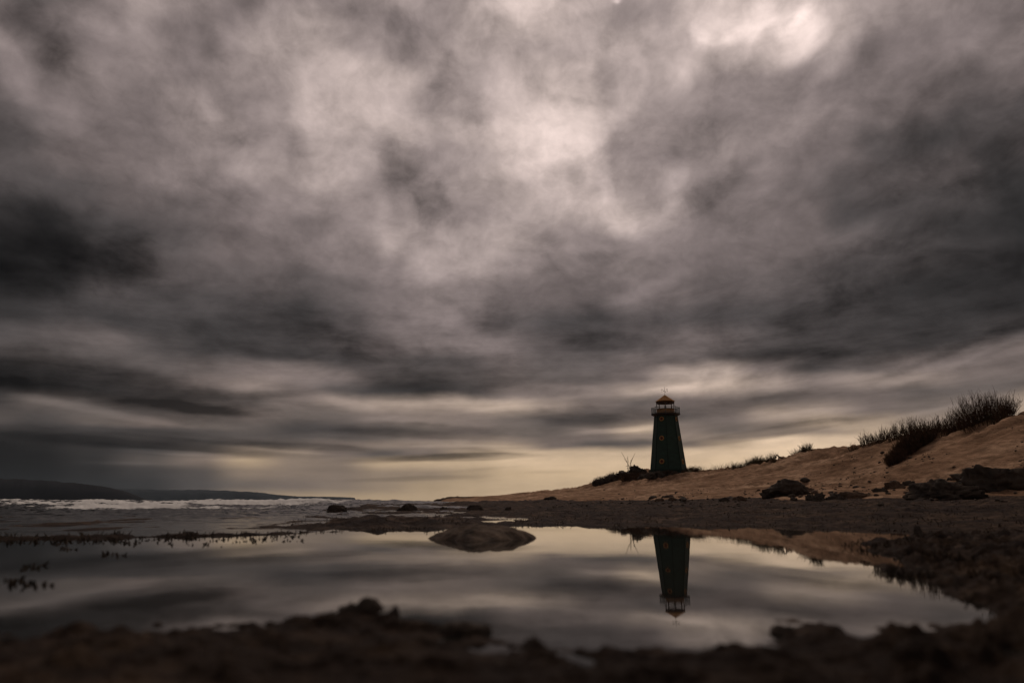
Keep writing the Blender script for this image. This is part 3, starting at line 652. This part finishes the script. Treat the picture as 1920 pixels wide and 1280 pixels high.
# countable small stones on the sand
small = [rock_mesh(100+k, 1, 0.75, 0.7, ROCK if k % 3 else ROCKB, 2) for k in range(6)]
spots = []
for k in range(16): spots.append((1222 + rnd.uniform(0, 62), rnd.uniform(930, 940), rnd.uniform(9, 20)))
for k in range(26): spots.append((rnd.uniform(1130, 1470), rnd.uniform(918, 942), rnd.uniform(4, 9)))
for k in range(46): spots.append((rnd.uniform(1450, 1760), rnd.uniform(902, 938), rnd.uniform(5, 12) if k % 4 else rnd.uniform(14, 24)))
for k in range(14): spots.append((rnd.uniform(1560, 1915), rnd.uniform(840, 900), rnd.uniform(4, 9)))
def ray_ground(px, py, dmin=5.0, dmax=120.0):
    a, e = angles(px, py)
    dd = np.exp(np.linspace(math.log(dmin), math.log(dmax), 500)); x = dd*math.sin(a); y = dd*math.cos(a)
    h = height(x, y); s = CAM_H + dd*math.tan(e)
    hit = np.nonzero(h > s)[0]
    if not len(hit): return None
    i = hit[0]; return x[i], y[i], h[i], dd[i]
for i, (px, py, wpx) in enumerate(spots):
    g = ray_ground(px, py, 12)
    if g is None: continue
    x, y, z, d = g
    o = bpy.data.objects.new('stone', small[i % 6]); C.objects.link(o)
    s = wpx/F*d/2
    o.location = (x, y, z); o.scale = (s, s, s*rnd.uniform(0.6, 1.0)); o.rotation_euler = (0, 0, rnd.uniform(0, 6.28))
    tag(o, 'small dark stone lying loose on the brown sand', 'stone', 'small stones scattered on the sand')

# pebbles: uncountable
def scatter(name, n, gen, mat, label, cat):
    base = rock_mesh(77, 1, 0.8, 0.5, mat, 1)
    bv = np.array([v.co[:] for v in base.vertices]); bf = np.array([q.vertices[:] for q in base.polygons])
    V = []; Fc = []; k = 0
    for i in range(n):
        q = gen()
        if q is None: continue
        x, y, z, s = q; th = rnd.uniform(0, 6.28); c, s_ = math.cos(th), math.sin(th)
        vv = np.stack([bv[:, 0]*c - bv[:, 1]*s_, bv[:, 0]*s_ + bv[:, 1]*c, bv[:, 2]], 1)*s + (x, y, z)
        V.append(vv); Fc.append(bf + k*len(bv)); k += 1
    o = mesh_obj(name, np.concatenate(V), np.concatenate(Fc), mat)
    return tag(o, label, cat, kind='stuff')
NP = 2600
_px = np.array([rnd.uniform(1000, 1920) for _ in range(NP)])
_d = np.array([rnd.uniform(14, 48) for _ in range(NP)])
_a = np.arctan((_px-960)/F); _x = _d*np.sin(_a); _y = _d*np.cos(_a); _z, _s, _ = height(_x, _y, True)
clump = fbm(_x*0.35, _y*0.2, 3)
it = iter([(a, b, c, s) for a, b, c, s, k, sn in zip(_x, _y, _z, [rnd.uniform(0.02, 0.085) for _ in range(NP)], clump, _s) if k > 0.1])
scatter('pebbles', NP, lambda: next(it, None), ROCK, 'loose dark pebbles and tide wrack strewn across the sand', 'pebbles')

# ------------------------------------------------------------------ twigs, bushes, grass, seaweed
def strands(paths, radii, sides=3):
    """paths: list of (k,3) arrays, radii: list of (k,) arrays -> one mesh's verts and faces"""
    V = []; Q = []; n = 0
    for P_, r in zip(paths, radii):
        k = len(P_); dirv = P_[-1] - P_[0]; dirv = dirv/(np.linalg.norm(dirv)+1e-9)
        u = np.cross(dirv, (0.3, 0.9, 0.1)); u /= np.linalg.norm(u)+1e-9; v = np.cross(dirv, u)
        ang = np.arange(sides)*2*np.pi/sides
        ring = np.cos(ang)[:, None]*u + np.sin(ang)[:, None]*v
        vv = (P_[:, None, :] + r[:, None, None]*ring[None]).reshape(-1, 3)
        V.append(vv)
        for i in range(k-1):
            for s in range(sides):
                a_ = n + i*sides + s; b_ = n + i*sides + (s+1) % sides
                Q.append((a_, b_, b_+sides, a_+sides))
        n += k*sides
    return np.concatenate(V), np.array(Q)
def bush(name, x, y, w, dp, h, n, label, cat, group, seed, lean=(0, 0), mat=TWIG, thick=0.010, kids=5, sink=0.1):
    rg = np.random.RandomState(seed); P = []; RR = []
    root = (x, y, h1(x, y))
    zs = None
    bx = rg.uniform(-1, 1, n); by = rg.uniform(-1, 1, n)
    ok = bx**2 + by**2 < 1; bx = bx[ok]; by = by[ok]
    gz_ = height(x + bx*w*0.55, y + by*dp*0.55) - root[2]
    for i in range(len(bx)):
        rr = math.hypot(bx[i], by[i])
        hh = h * math.sqrt(max(1 - rr*rr*0.85, 0.08)) * rg.uniform(0.5, 1.04)
        p0 = np.array([bx[i]*w*0.55, by[i]*dp*0.55, gz_[i]-sink])
        out = np.array([bx[i]*w*0.5 + rg.normal(0, 0.06*h) + lean[0], by[i]*dp*0.3 + rg.normal(0, 0.06*h) + lean[1], 0])
        t_ = np.linspace(0, 1, 5)[:, None]
        path = p0 + out*t_**1.5 + np.array([0, 0, hh+sink])*t_ + rg.normal(0, 0.018*h, (5, 3))*np.array([1, 1, 0.3])*t_
        P.append(path); RR.append(np.linspace(thick, thick*0.35, 5))
        for k in range(kids):
            s = rg.uniform(0.25, 0.95); i0 = int(s*4); b0 = path[i0] + (path[min(i0+1, 4)]-path[i0])*(s*4-i0)
            l = h*rg.uniform(0.10, 0.26); dv = np.array([rg.normal(0, 0.5), rg.normal(0, 0.5), rg.uniform(0.6, 1.3)]); dv /= np.linalg.norm(dv)
            t3 = np.linspace(0, 1, 3)[:, None]
            P.append(b0 + dv*l*t3 + np.array([0, 0, 0.25*l])*t3**2); RR.append(np.linspace(thick*0.6, thick*0.3, 3))
    V, Q = strands(P, RR)
    o = mesh_obj(name, V, Q, mat); o.location = root
    return tag(o, label, cat, group)

def crest(px):
    a, _ = angles(px, 850); return float(np.interp(a, _ga, _gv[:, 4])), a
def crest_bush(px, wpx, hpx, n, label, seed, off=-0.6, group='bare bushes along the dune crest', deep=0.8, **kw):
    n = int(n*0.5)
    d, a = crest(px); d += off
    W = wpx/F*d*0.5; H = hpx/F*d*0.95
    return bush('bush', d*math.sin(a), d*math.cos(a), W, W*deep, H, n, label, 'bush', group, seed, **kw)
crest_bush(1850, 104, 54, 760, 'tallest rounded bare twiggy bush on the dune crest', 1, kids=6)
crest_bush(1806, 60, 42, 320, 'medium bare bush leaning left against the tallest bush', 2, kids=5, lean=(-0.15, 0))
crest_bush(1896, 46, 44, 260, 'bare bush merging into the right side of the tallest bush', 3, kids=5, lean=(0.15, 0))
crest_bush(1768, 40, 30, 200, 'low wiry bush just left of the medium leaning bush', 4)
crest_bush(1740, 50, 32, 280, 'dense spiky bush above the dark shrub on the slope', 5)
crest_bush(1708, 44, 34, 180, 'sparse bush with loose upright twigs in mid row', 6)
crest_bush(1683, 36, 30, 160, 'small sparse bush left of the loose upright one', 7)
crest_bush(1655, 44, 30, 220, 'dense low bush near the left end of the crest row', 8)
crest_bush(1628, 32, 24, 150, 'short dense bush second from the left end of the row', 9)
crest_bush(1600, 22, 13, 60, 'tiny leaning bush at the left end of the crest row', 10)
# shrub on the dune face
for (px, py, wpx, hpx, n, lab, sd0) in [(1725, 836, 60, 34, 420, 'thick dark shrub high on the dune face', 31), (1700, 852, 50, 32, 380, 'dark shrub in the middle of the patch on the dune face', 32),
                                  (1680, 868, 40, 26, 280, 'lowest dark shrub hanging down the dune face', 33)]:
    g = ray_ground(px, py, 20)
    if g: bush('shrub', g[0], g[1], wpx/F*g[3]*0.5, wpx/F*g[3]*0.45, hpx/F*g[3]*0.9, n, lab, 'shrub', 'dark shrubs on the dune face', sd0, kids=7, thick=0.016)

def tuft_field(name, pts, hmin, hmax, mat, label, cat, seed, spread=0.25, thick=0.006, sides=3, per=1):
    rg = np.random.RandomState(seed); P = []; RR = []
    for (x, y, z) in pts:
        for k in range(per):
            h = rg.uniform(hmin, hmax); l = rg.normal(0, spread, 2)*h
            t_ = np.linspace(0, 1, 3)[:, None]
            P.append(np.array([x, y, z-0.02]) + np.array([l[0], l[1], 0])*t_**1.6 + np.array([0, 0, h])*t_)
            RR.append(np.array([thick, thick*0.8, thick*0.3]))
    V, Q = strands(P, RR, sides)
    o = mesh_obj(name, V, Q, mat); return tag(o, label, cat, kind='stuff')
# grass along the dune crest and under the bushes
rg = np.random.RandomState(8); pts = []
for (p0, p1, n, off) in [(1372, 1455, 900, 1.0), (1484, 1522, 420, 0.8), (1590, 1900, 800, 1.4), (1290, 1372, 160, 1.0)]:
    pxs = rg.uniform(p0, p1, n); 
    for px in pxs:
        d, a = crest(px); d += rg.uniform(-off, off*0.6); pts.append((d*math.sin(a), d*math.cos(a)))
pts = np.array(pts); pz_ = height(pts[:, 0], pts[:, 1])
tuft_field('dune_grass', np.column_stack([pts, pz_]), 0.2, 0.72, GRASS, 'dry marram grass fringing the dune crest', 'grass', 9, 0.35, 0.014)

# seaweed and mussel stubble on the shelf and around the pool rim
xs = []; ys = []
pxr = rg.uniform(-60, 1960, 60000); dr = np.exp(rg.uniform(math.log(2.2), math.log(24), 60000))
ar = np.arctan((pxr-960)/F/0.975); X_ = dr*np.sin(ar); Y_ = dr*np.cos(ar)
Zr, Sr, SDr = height(X_, Y_, True)
cl = fbm(X_*2.2, Y_*2.2, 4, 0.6)
rim = np.exp(-(SDr/0.30)**2) * (dr > 2.2)
shelf_ok = (dr > 7.2) & (X_/dr > -0.30)
keep = (Zr > -0.035) & (Sr < 0.3) & (((rim > 0.25) & (cl > 0.02)) | (shelf_ok & (cl > 0.12)))
keep &= rg.uniform(0, 1, len(keep)) < np.where(dr < 7.2, 0.9, 0.6)
pts = np.column_stack([X_, Y_, Zr])[keep]
print('seaweed', len(pts))
tuft_field('seaweed', pts[:16000], 0.012, 0.05, WEED, 'dark stubby seaweed covering the shelf and the rim of the pool', 'seaweed', 10, 0.35, 0.006)
# coarse weed clumps on the drowned rim at the left
pts = []
for k in range(170):
    px = rg.uniform(-40, 560); a, e = angles(px, 1013 - 0.016*px + abs(rg.normal(0, 6))); d = CAM_H/math.tan(-e)
    pts.append((d*math.sin(a), d*math.cos(a)))
for (px, py) in [(65, 1062), (60, 1068), (45, 1090), (55, 1094), (30, 1088), (70, 1098), (15, 1097), (130, 1030), (205, 1038), (222, 1042), (250, 1020)]:
    for k in range(4):
        x, y = on_level(px + rg.normal(0, 3), py + rg.normal(0, 1)); pts.append((x, y))
pts = np.array(pts)
tuft_field('kelp_stubs', np.column_stack([pts, np.full(len(pts), -0.015)]), 0.02, 0.05, WEED, 'dark kelp stubs breaking the still water at the left', 'seaweed', 12, 0.5, 0.009, 5, per=4)

# ------------------------------------------------------------------ lighthouse
G_M, t, p = material('green_boards')
co = tn(t, 'ShaderNodeTexCoord'); sp = tn(t, 'ShaderNodeSeparateXYZ'); t.links.new(co.outputs['Object'], sp.inputs[0])
fr = tmath(t, 'FRACT', tmath(t, 'MULTIPLY', sp.outputs[2], 6.0))
gap = tramp(t, fr, [(0.0, (0, 0, 0)), (0.10, (1, 1, 1)), (0.95, (0.8, 0.8, 0.8)), (1.0, (0, 0, 0))])
n = tnoise(t, 1.5, 5, 0.6, (1, 1, 3))
gc = tramp(t, n, [(0.3, (0.006, 0.022, 0.015)), (0.7, (0.014, 0.050, 0.034))])
t.links.new(tmix(t, gap, (0.006, 0.02, 0.015), gc), p.inputs['Base Color']); p.inputs['Roughness'].default_value = 0.7
tbump(t, p, gap, 0.4, 0.02)
TRIM = simple('dark_green_trim', (0.006, 0.016, 0.012), (0.012, 0.03, 0.024), 4, 0.7, 0.1)
ORG = simple('orange_paint', (0.26, 0.125, 0.045), (0.46, 0.235, 0.09), 3, 0.75, 0.1)
BRN = simple('dark_brown_frame', (0.035, 0.016, 0.010), (0.07, 0.03, 0.018), 4, 0.7, 0.1)
YEL = simple('ochre_ring', (0.22, 0.12, 0.04), (0.40, 0.23, 0.08), 6, 0.6, 0.1)
RED = simple('dark_red_glass', (0.10, 0.012, 0.010), (0.16, 0.02, 0.015), 3, 0.3, 0)
STEEL = simple('grey_green_rail', (0.07, 0.10, 0.10), (0.13, 0.16, 0.16), 8, 0.6, 0)
BLK = simple('dark_iron', (0.02, 0.02, 0.02), (0.05, 0.045, 0.04), 8, 0.6, 0)
GLASS, t, p = material('lantern_glass')
p.inputs['Base Color'].default_value = (1, 1, 1, 1); p.inputs['Roughness'].default_value = 0.03; p.inputs['Transmission Weight'].default_value = 1.0; p.inputs['IOR'].default_value = 1.05

LD = 84.0
lx, ly, _ = at_dist(1253.3, 880, LD)
la = math.atan2(lx, ly)
def lz(y): return CAM_H + LD*math.tan(angles(1251, y)[1])
lz0 = h1(lx, ly)
lz0 = min(lz0, lz(882.5)) 
lh = bpy.data.objects.new('lighthouse', None); C.objects.link(lh)
lh.location = (lx, ly, lz(884)); lh.rotation_euler = (0, 0, -la + math.pi)     # local +Y faces the camera
tag(lh, 'dark green eight sided wooden lighthouse with orange roof on the dune', 'lighthouse')
BZ = lz(884)
def Z_(y): return lz(y) - BZ
PXM = LD/F*0.965                                                   # metres per sighted pixel at the tower
def octv(r, z, k): 
    a = math.pi/2 + k*math.pi/4                                    # vertex 0 on local +Y
    return Vector((r*math.cos(a), r*math.sin(a), z))
def oct_frustum(bm, r0, z0, r1, z1, cap=True, n=8):
    a = [bm.verts.new(octv(r0, z0, k)) for k in range(8)]; b = [bm.verts.new(octv(r1, z1, k)) for k in range(8)]
    for k in range(8): bm.faces.new((a[k], a[(k+1) % 8], b[(k+1) % 8], b[k]))
    if cap:
        bm.faces.new(a[::-1]); bm.faces.new(b)
def bar(bm, p0, p1, r, sides=6, r1=None):
    p0 = Vector(p0); p1 = Vector(p1); d = p1-p0
    q = d.to_track_quat('Z', 'Y'); r1 = r if r1 is None else r1
    A = []; B = []
    for s in range(sides):
        an = 2*math.pi*s/sides + math.pi/sides
        A.append(bm.verts.new(p0 + q @ Vector((r*math.cos(an), r*math.sin(an), 0)))); B.append(bm.verts.new(p1 + q @ Vector((r1*math.cos(an), r1*math.sin(an), 0))))
    for s in range(sides): bm.faces.new((A[s], A[(s+1) % sides], B[(s+1) % sides], B[s]))
    bm.faces.new(A[::-1]); bm.faces.new(B)
r_bot = 34.3*PXM; r_top = 20.7*PXM; z_top = Z_(776)
bm = bmesh.new(); oct_frustum(bm, r_bot, -0.6, r_top, z_top)
bm_obj('tower_wall', bm, G_M, lh)
for k in range(8):
    bm = bmesh.new(); bar(bm, octv(r_bot+0.005, -0.6, k), octv(r_top+0.005, z_top, k), 0.05, 4); bm_obj('corner_board', bm, TRIM, lh)
bm = bmesh.new(); oct_frustum(bm, r_bot+0.12, -0.6, r_bot+0.10, 0.22); bm_obj('plinth', bm, TRIM, lh)
# gallery
r_g = 27.0*PXM; gz0 = Z_(778.2); gz1 = Z_(775.2)
bm = bmesh.new(); oct_frustum(bm, r_top+0.06, gz0-0.12, r_g, gz0+0.02); oct_frustum(bm, r_g, gz0+0.022, r_g, gz1)
bm_obj('gallery_floor', bm, BLK, lh)
rail = bpy.data.objects.new('railing', None); C.objects.link(rail); rail.parent = lh
zr1 = Z_(764.5); rr = r_g-0.06
for k in range(8):
    a0, a1 = octv(rr, 0, k), octv(rr, 0, k+1)
    bm = bmesh.new(); bar(bm, (a0.x, a0.y, gz1), (a0.x, a0.y, zr1+0.06), 0.035, 6); bm_obj('post', bm, STEEL, rail)
    bm = bmesh.new()
    for zz in (zr1, gz1+0.10): bar(bm, (a0.x, a0.y, zz), (a1.x, a1.y, zz), 0.025, 6)
    for j in range(1, 9):
        q = a0.lerp(a1, j/9); bar(bm, (q.x, q.y, gz1+0.10), (q.x, q.y, zr1), 0.013, 4)
    bm_obj('rail_panel', bm, STEEL, rail)
# lantern room
r_l = 16.6*PXM; zl1 = Z_(767.2); zl2 = Z_(756.6); zl3 = Z_(752.8)
bm = bmesh.new(); oct_frustum(bm, r_l, gz1+0.002, r_l, zl1); bm_obj('lantern_base', bm, ORG, lh)
for k in range(8):
    bm = bmesh.new(); bar(bm, octv(r_l-0.04, zl1, k), octv(r_l-0.04, zl2, k), 0.07, 4); bm_obj('lantern_post', bm, BRN, lh)
bm = bmesh.new(); oct_frustum(bm, r_l+0.02, zl2, r_l+0.04, zl3); oct_frustum(bm, r_l+0.035, zl1, r_l+0.035, zl1+0.06); bm_obj('lantern_beam', bm, BRN, lh)
for k in range(8):
    a0, a1 = octv(r_l-0.05, 0, k), octv(r_l-0.05, 0, k+1); a0_, a1_ = a0.lerp(a1, 0.06), a0.lerp(a1, 0.94)
    nrm = ((a0+a1)/2).normalized()*0.012
    bm = bmesh.new()
    vs = [bm.verts.new((q.x+s.x, q.y+s.y, z)) for s in (nrm, -nrm) for (q, z) in ((a0_, zl1+0.06), (a1_, zl1+0.06), (a1_, zl2), (a0_, zl2))]
    for f4 in ((0,1,2,3), (7,6,5,4), (0,4,5,1), (1,5,6,2), (2,6,7,3), (3,7,4,0)): bm.faces.new([vs[i] for i in f4])
    bm_obj('lantern_pane', bm, GLASS, lh)
lamp = bpy.data.objects.new('lamp', None); C.objects.link(lamp); lamp.parent = lh
bm = bmesh.new(); bar(bm, (0, 0, zl1), (0, 0, zl1+0.22), 0.06, 8); bar(bm, (0, 0, zl1+0.22), (0, 0, zl1+0.26), 0.13, 12); bm_obj('lamp_stand', bm, BLK, lamp)
bm = bmesh.new(); bmesh.ops.create_uvsphere(bm, u_segments=12, v_segments=8, radius=0.11, matrix=Matrix.Translation((0, 0, zl1+0.36))); bm_obj('lamp_globe', bm, BLK, lamp, True)
# roof
zap = Z_(739.6); r_r = 18.2*PXM
bm = bmesh.new(); oct_frustum(bm, r_r, zl3, r_r, zl3+0.05); 
base = [bm.verts.new(octv(r_r-0.01, zl3+0.052, k)) for k in range(8)]; ap = bm.verts.new((0, 0, zap))
for k in range(8): bm.faces.new((base[k], base[(k+1) % 8], ap))
bm.faces.new(base[::-1])
roof = bm_obj('roof', bm, ORG, lh)
# wind vane
vane = bpy.data.objects.new('wind_vane', None); C.objects.link(vane); vane.parent = lh
zt = Z_(725)
bm = bmesh.new(); bar(bm, (0, 0, zap-0.05), (0, 0, zt), 0.018, 6); bm_obj('mast', bm, BLK, vane)
zc = zap + 0.40
bm = bmesh.new(); bar(bm, (-0.36, 0.1, zc), (0.36, -0.1, zc), 0.012, 5); bar(bm, (0.1, 0.36, zc), (-0.1, -0.36, zc), 0.012, 5)
for (x, y) in ((-0.36, 0.1), (0.36, -0.1), (0.1, 0.36), (-0.1, -0.36)): bmesh.ops.create_icosphere(bm, subdivisions=1, radius=0.045, matrix=Matrix.Translation((x, y, zc)))
bm_obj('compass_arms', bm, BLK, vane)
bm = bmesh.new(); za = zc + 0.22; bar(bm, (-0.30, 0, za), (0.26, 0, za), 0.012, 5)
for tri in (((0.26, 0, za-0.07), (0.26, 0, za+0.07), (0.40, 0, za)), ((-0.34, 0, za-0.09), (-0.34, 0, za+0.09), (-0.20, 0, za))):
    a = [bm.verts.new(Vector(q)+Vector((0, 0.006, 0))) for q in tri]; b = [bm.verts.new(Vector(q)-Vector((0, 0.006, 0))) for q in tri]
    bm.faces.new(a); bm.faces.new(b[::-1])
    for i in range(3): bm.faces.new((a[i], b[i], b[(i+1) % 3], a[(i+1) % 3]))
bm_obj('arrow', bm, BLK, vane)
# portholes on every second face
def rad_at(z): return r_bot + (r_top-r_bot)*(z+0.6)/(z_top+0.6)
slope = math.atan2(r_bot-r_top, (z_top+0.6))*math.cos(math.pi/8)
ph_prof = [(786.8, 0.27, 'small'), (822.8, 0.29, 'mid'), (866, 0.30, 'low')]
for k in (1, 3, 5, 7):
    am = math.pi/2 + (k+0.5)*math.pi/4
    for (yy, rad, _) in ph_prof:
        z = Z_(yy); ap_ = rad_at(z)*math.cos(math.pi/8)
        nrm = Vector((math.cos(am)*math.cos(slope), math.sin(am)*math.cos(slope), math.sin(slope)))
        c = Vector((ap_*math.cos(am), ap_*math.sin(am), z))
        q = nrm.to_track_quat('Z', 'Y').to_matrix().to_4x4(); mt = Matrix.Translation(c) @ q
        bm = bmesh.new(); S = 24
        ringv = []
        for j in range(S):
            an = 2*math.pi*j/S; cc, ss = math.cos(an), math.sin(an)
            ringv.append([bm.verts.new(mt @ Vector((cc*r_, ss*r_, h_))) for r_, h_ in ((rad, -0.02), (rad, 0.05), (rad*0.62, 0.06), (rad*0.60, -0.02))])
        for j in range(S):
            a, b = ringv[j], ringv[(j+1) % S]
            for i in range(3): bm.faces.new((a[i], b[i], b[i+1], a[i+1]))
        fr_ = bm_obj('porthole', bm, YEL, lh, True)
        bm = bmesh.new(); bmesh.ops.create_circle(bm, cap_ends=True, segments=24, radius=rad*0.63, matrix=mt @ Matrix.Translation((0, 0, 0.02))); bm_obj('pane', bm, RED, fr_)
        bm = bmesh.new(); bar(bm, mt @ Vector((-rad*0.62, 0, 0.03)), mt @ Vector((rad*0.62, 0, 0.03)), 0.02, 4); bar(bm, mt @ Vector((0, -rad*0.62, 0.03)), mt @ Vector((0, rad*0.62, 0.03)), 0.018, 4)
        bm_obj('glazing_bar', bm, BRN, fr_)

# ------------------------------------------------------------------ the mound at its foot
mound = [(1128, 910, 30, 8, 88), (1150, 906, 34, 12, 87), (1172, 900, 30, 14, 86), (1196, 894, 30, 16, 85), (1215, 889, 26, 12, 81), (1234, 890, 30, 10, 79), (1262, 889, 26, 8, 79), (1186, 905, 26, 8, 83), (1290, 887, 26, 6, 79)]
labs = ['lowest dark rock at the left end of the mound', 'dark rock second from the mound\'s left end', 'dark rock below the slanting stone slab', 'tallest dark rock of the mound left of the lighthouse',
        'dark rock against the left corner of the lighthouse', 'dark rock in front of the lighthouse foot', 'flat rock under the right half of the lighthouse', 'low brown rock at the front of the mound', 'low rock right of the lighthouse foot']
for i, (q, lab) in enumerate(zip(mound, labs)):
    a, _ = angles(q[0], q[1]); x, y = q[4]*math.sin(a), q[4]*math.cos(a)
    rock('boulder', q[0], q[1], q[2]*1.3, q[3]*1.08, q[4], lab, 200+i, ROCK if i != 7 else ROCKB, 'boulder', 'rocks of the lighthouse mound', jag=0.35, z=min(h1(x, y), CAM_H + q[4]*math.tan(angles(q[0], q[1])[1]) + 0.15))
# slanting slab that juts out to the left
x, y, z = at_dist(1180, 887.5, 84.5)
bm = bmesh.new(); bmesh.ops.create_cube(bm, size=1.0); bmesh.ops.subdivide_edges(bm, edges=bm.edges, cuts=3, use_grid_fill=True)
for v in bm.verts:
    v.co.x *= 1.9*(1-0.25*v.co.y); v.co.y *= 1.2; v.co.z *= 0.16
    v.co.z += 0.03*math.sin(v.co.x*5+v.co.y*3); v.co.x += 0.06*math.sin(v.co.y*9)
slab = bm_obj('stone_slab', bm, ROCK, smooth=True); slab.location = (x, y, z); slab.rotation_euler = (0.1, 0.10, -0.2)
tag(slab, 'flat slanting stone slab jutting left from the lighthouse mound', 'slab')
for i, (px, py, wpx, hpx, n, d, lab) in enumerate([(1125, 911, 30, 10, 120, 90, 'low scrub at the left tip of the mound'), (1150, 905, 34, 14, 160, 88, 'dark scrub below the stick frame'), (1180, 896, 34, 14, 160, 83, 'scrub under the slanting slab'),
        (1205, 892, 30, 14, 160, 82, 'scrub left of the lighthouse corner'), (1232, 891, 30, 12, 160, 79.5, 'scrub in front of the lighthouse foot'), (1258, 890, 30, 10, 130, 79, 'scrub under the right half of the lighthouse'), (1297, 887, 34, 11, 150, 81, 'scrub right of the lighthouse')]):
    a, _ = angles(px, py); x, y = d*math.sin(a), d*math.cos(a)
    bush('scrub', x, y, wpx/F*d*0.6, wpx/F*d*0.45, hpx/F*d*1.1, int(n*1.3), lab, 'scrub', 'scrub on the lighthouse mound', 60+i, kids=4, thick=0.022)

def sticks(name, x, y, z, segs, label, cat, mat=WOOD, rot=0.0):
    P = [np.array(s[0:2], float) for s in segs]; P2 = []; RR = []
    for s in segs:
        a = np.array(s[0], float); b = np.array(s[1], float); t_ = np.linspace(0, 1, 5)[:, None]
        m = a + (b-a)*t_ + np.array([0.04, 0.03, 0])*np.sin(t_*6.0 + a[0]*3)*np.linalg.norm(b-a)*0.4
        P2.append(m); RR.append(np.linspace(s[2], s[2]*0.55, 5))
    V, Q = strands(P2, RR, 6); o = mesh_obj(name, V, Q, mat); o.location = (x, y, z); o.rotation_euler = (0, 0, rot)
    return tag(o, label, cat)
x, y, z = at_dist(1180.5, 886, 86); z = min(z, h1(x, y)+0.3) - 0.2
sticks('stick_frame', x, y, z, [((-0.22, 0, 0), (-0.20, 0, 2.05), 0.035), ((0.20, 0, 0), (0.22, 0.1, 1.75), 0.035), ((-0.25, 0, 0.2), (0.28, 0, 1.5), 0.03), ((0.25, 0, 0.2), (-0.25, 0, 1.45), 0.03),
    ((-0.20, 0, 1.3), (-0.85, 0.1, 2.65), 0.028), ((0.1, 0, 1.3), (0.75, 0, 2.5), 0.028), ((-0.40, 0, 1.0), (0.45, 0, 1.02), 0.022), ((-0.3, 0, 0.75), (0.4, 0, 0.78), 0.022), ((-0.05, 0, 1.0), (-0.15, 0, 2.2), 0.022), ((-0.2, 0, 1.3), (-0.6, 0, 1.9), 0.02), ((0.2, 0, 1.5), (0.42, 0, 2.0), 0.02)],
    'bare frame of crossed sticks standing left of the lighthouse', 'stick frame')
d, a = crest(1468); d -= 1.0; x, y = d*math.sin(a), d*math.cos(a)
sticks('driftwood_branch', x, y, h1(x, y), [((-0.40, 0, 0), (-0.42, 0, 0.62), 0.045), ((-0.55, 0, 0.55), (0.35, 0.1, 0.05), 0.05), ((-0.3, 0.1, 0.35), (0.3, 0.1, 0.32), 0.03), ((-0.1, 0, 0), (0.45, 0, 0.35), 0.03), ((-0.38, 0, 0.35), (0.1, 0, 0.1), 0.03), ((0.0, 0, -0.1), (0.3, 0, 0.3), 0.03), ((0.2, 0, 0.2), (0.55, 0.1, 0.0), 0.03)],
    'forked pale driftwood branch sticking up on the dune crest', 'driftwood')
# marker pole at the left foot of the tower

# ------------------------------------------------------------------ sea air between here and the headlands
hm = bpy.data.materials.new('haze_air'); hm.use_nodes = True; t = hm.node_tree; t.nodes.clear()
o_ = t.nodes.new('ShaderNodeOutputMaterial'); pv = t.nodes.new('ShaderNodeVolumePrincipled'); t.links.new(pv.outputs[0], o_.inputs['Volume'])
pv.inputs['Color'].default_value = (0.62, 0.80, 1.0, 1); pv.inputs['Density'].default_value = 1.4e-5; pv.inputs['Anisotropy'].default_value = 0.0
bm = bmesh.new(); bmesh.ops.create_cube(bm, size=1.0)
hz = bm_obj('haze', bm, hm); hz.scale = (19200, 19200, 240); hz.location = (0, 0, 110)
hz.location.z = 240/2 - 8
tag(hz, kind='stuff')
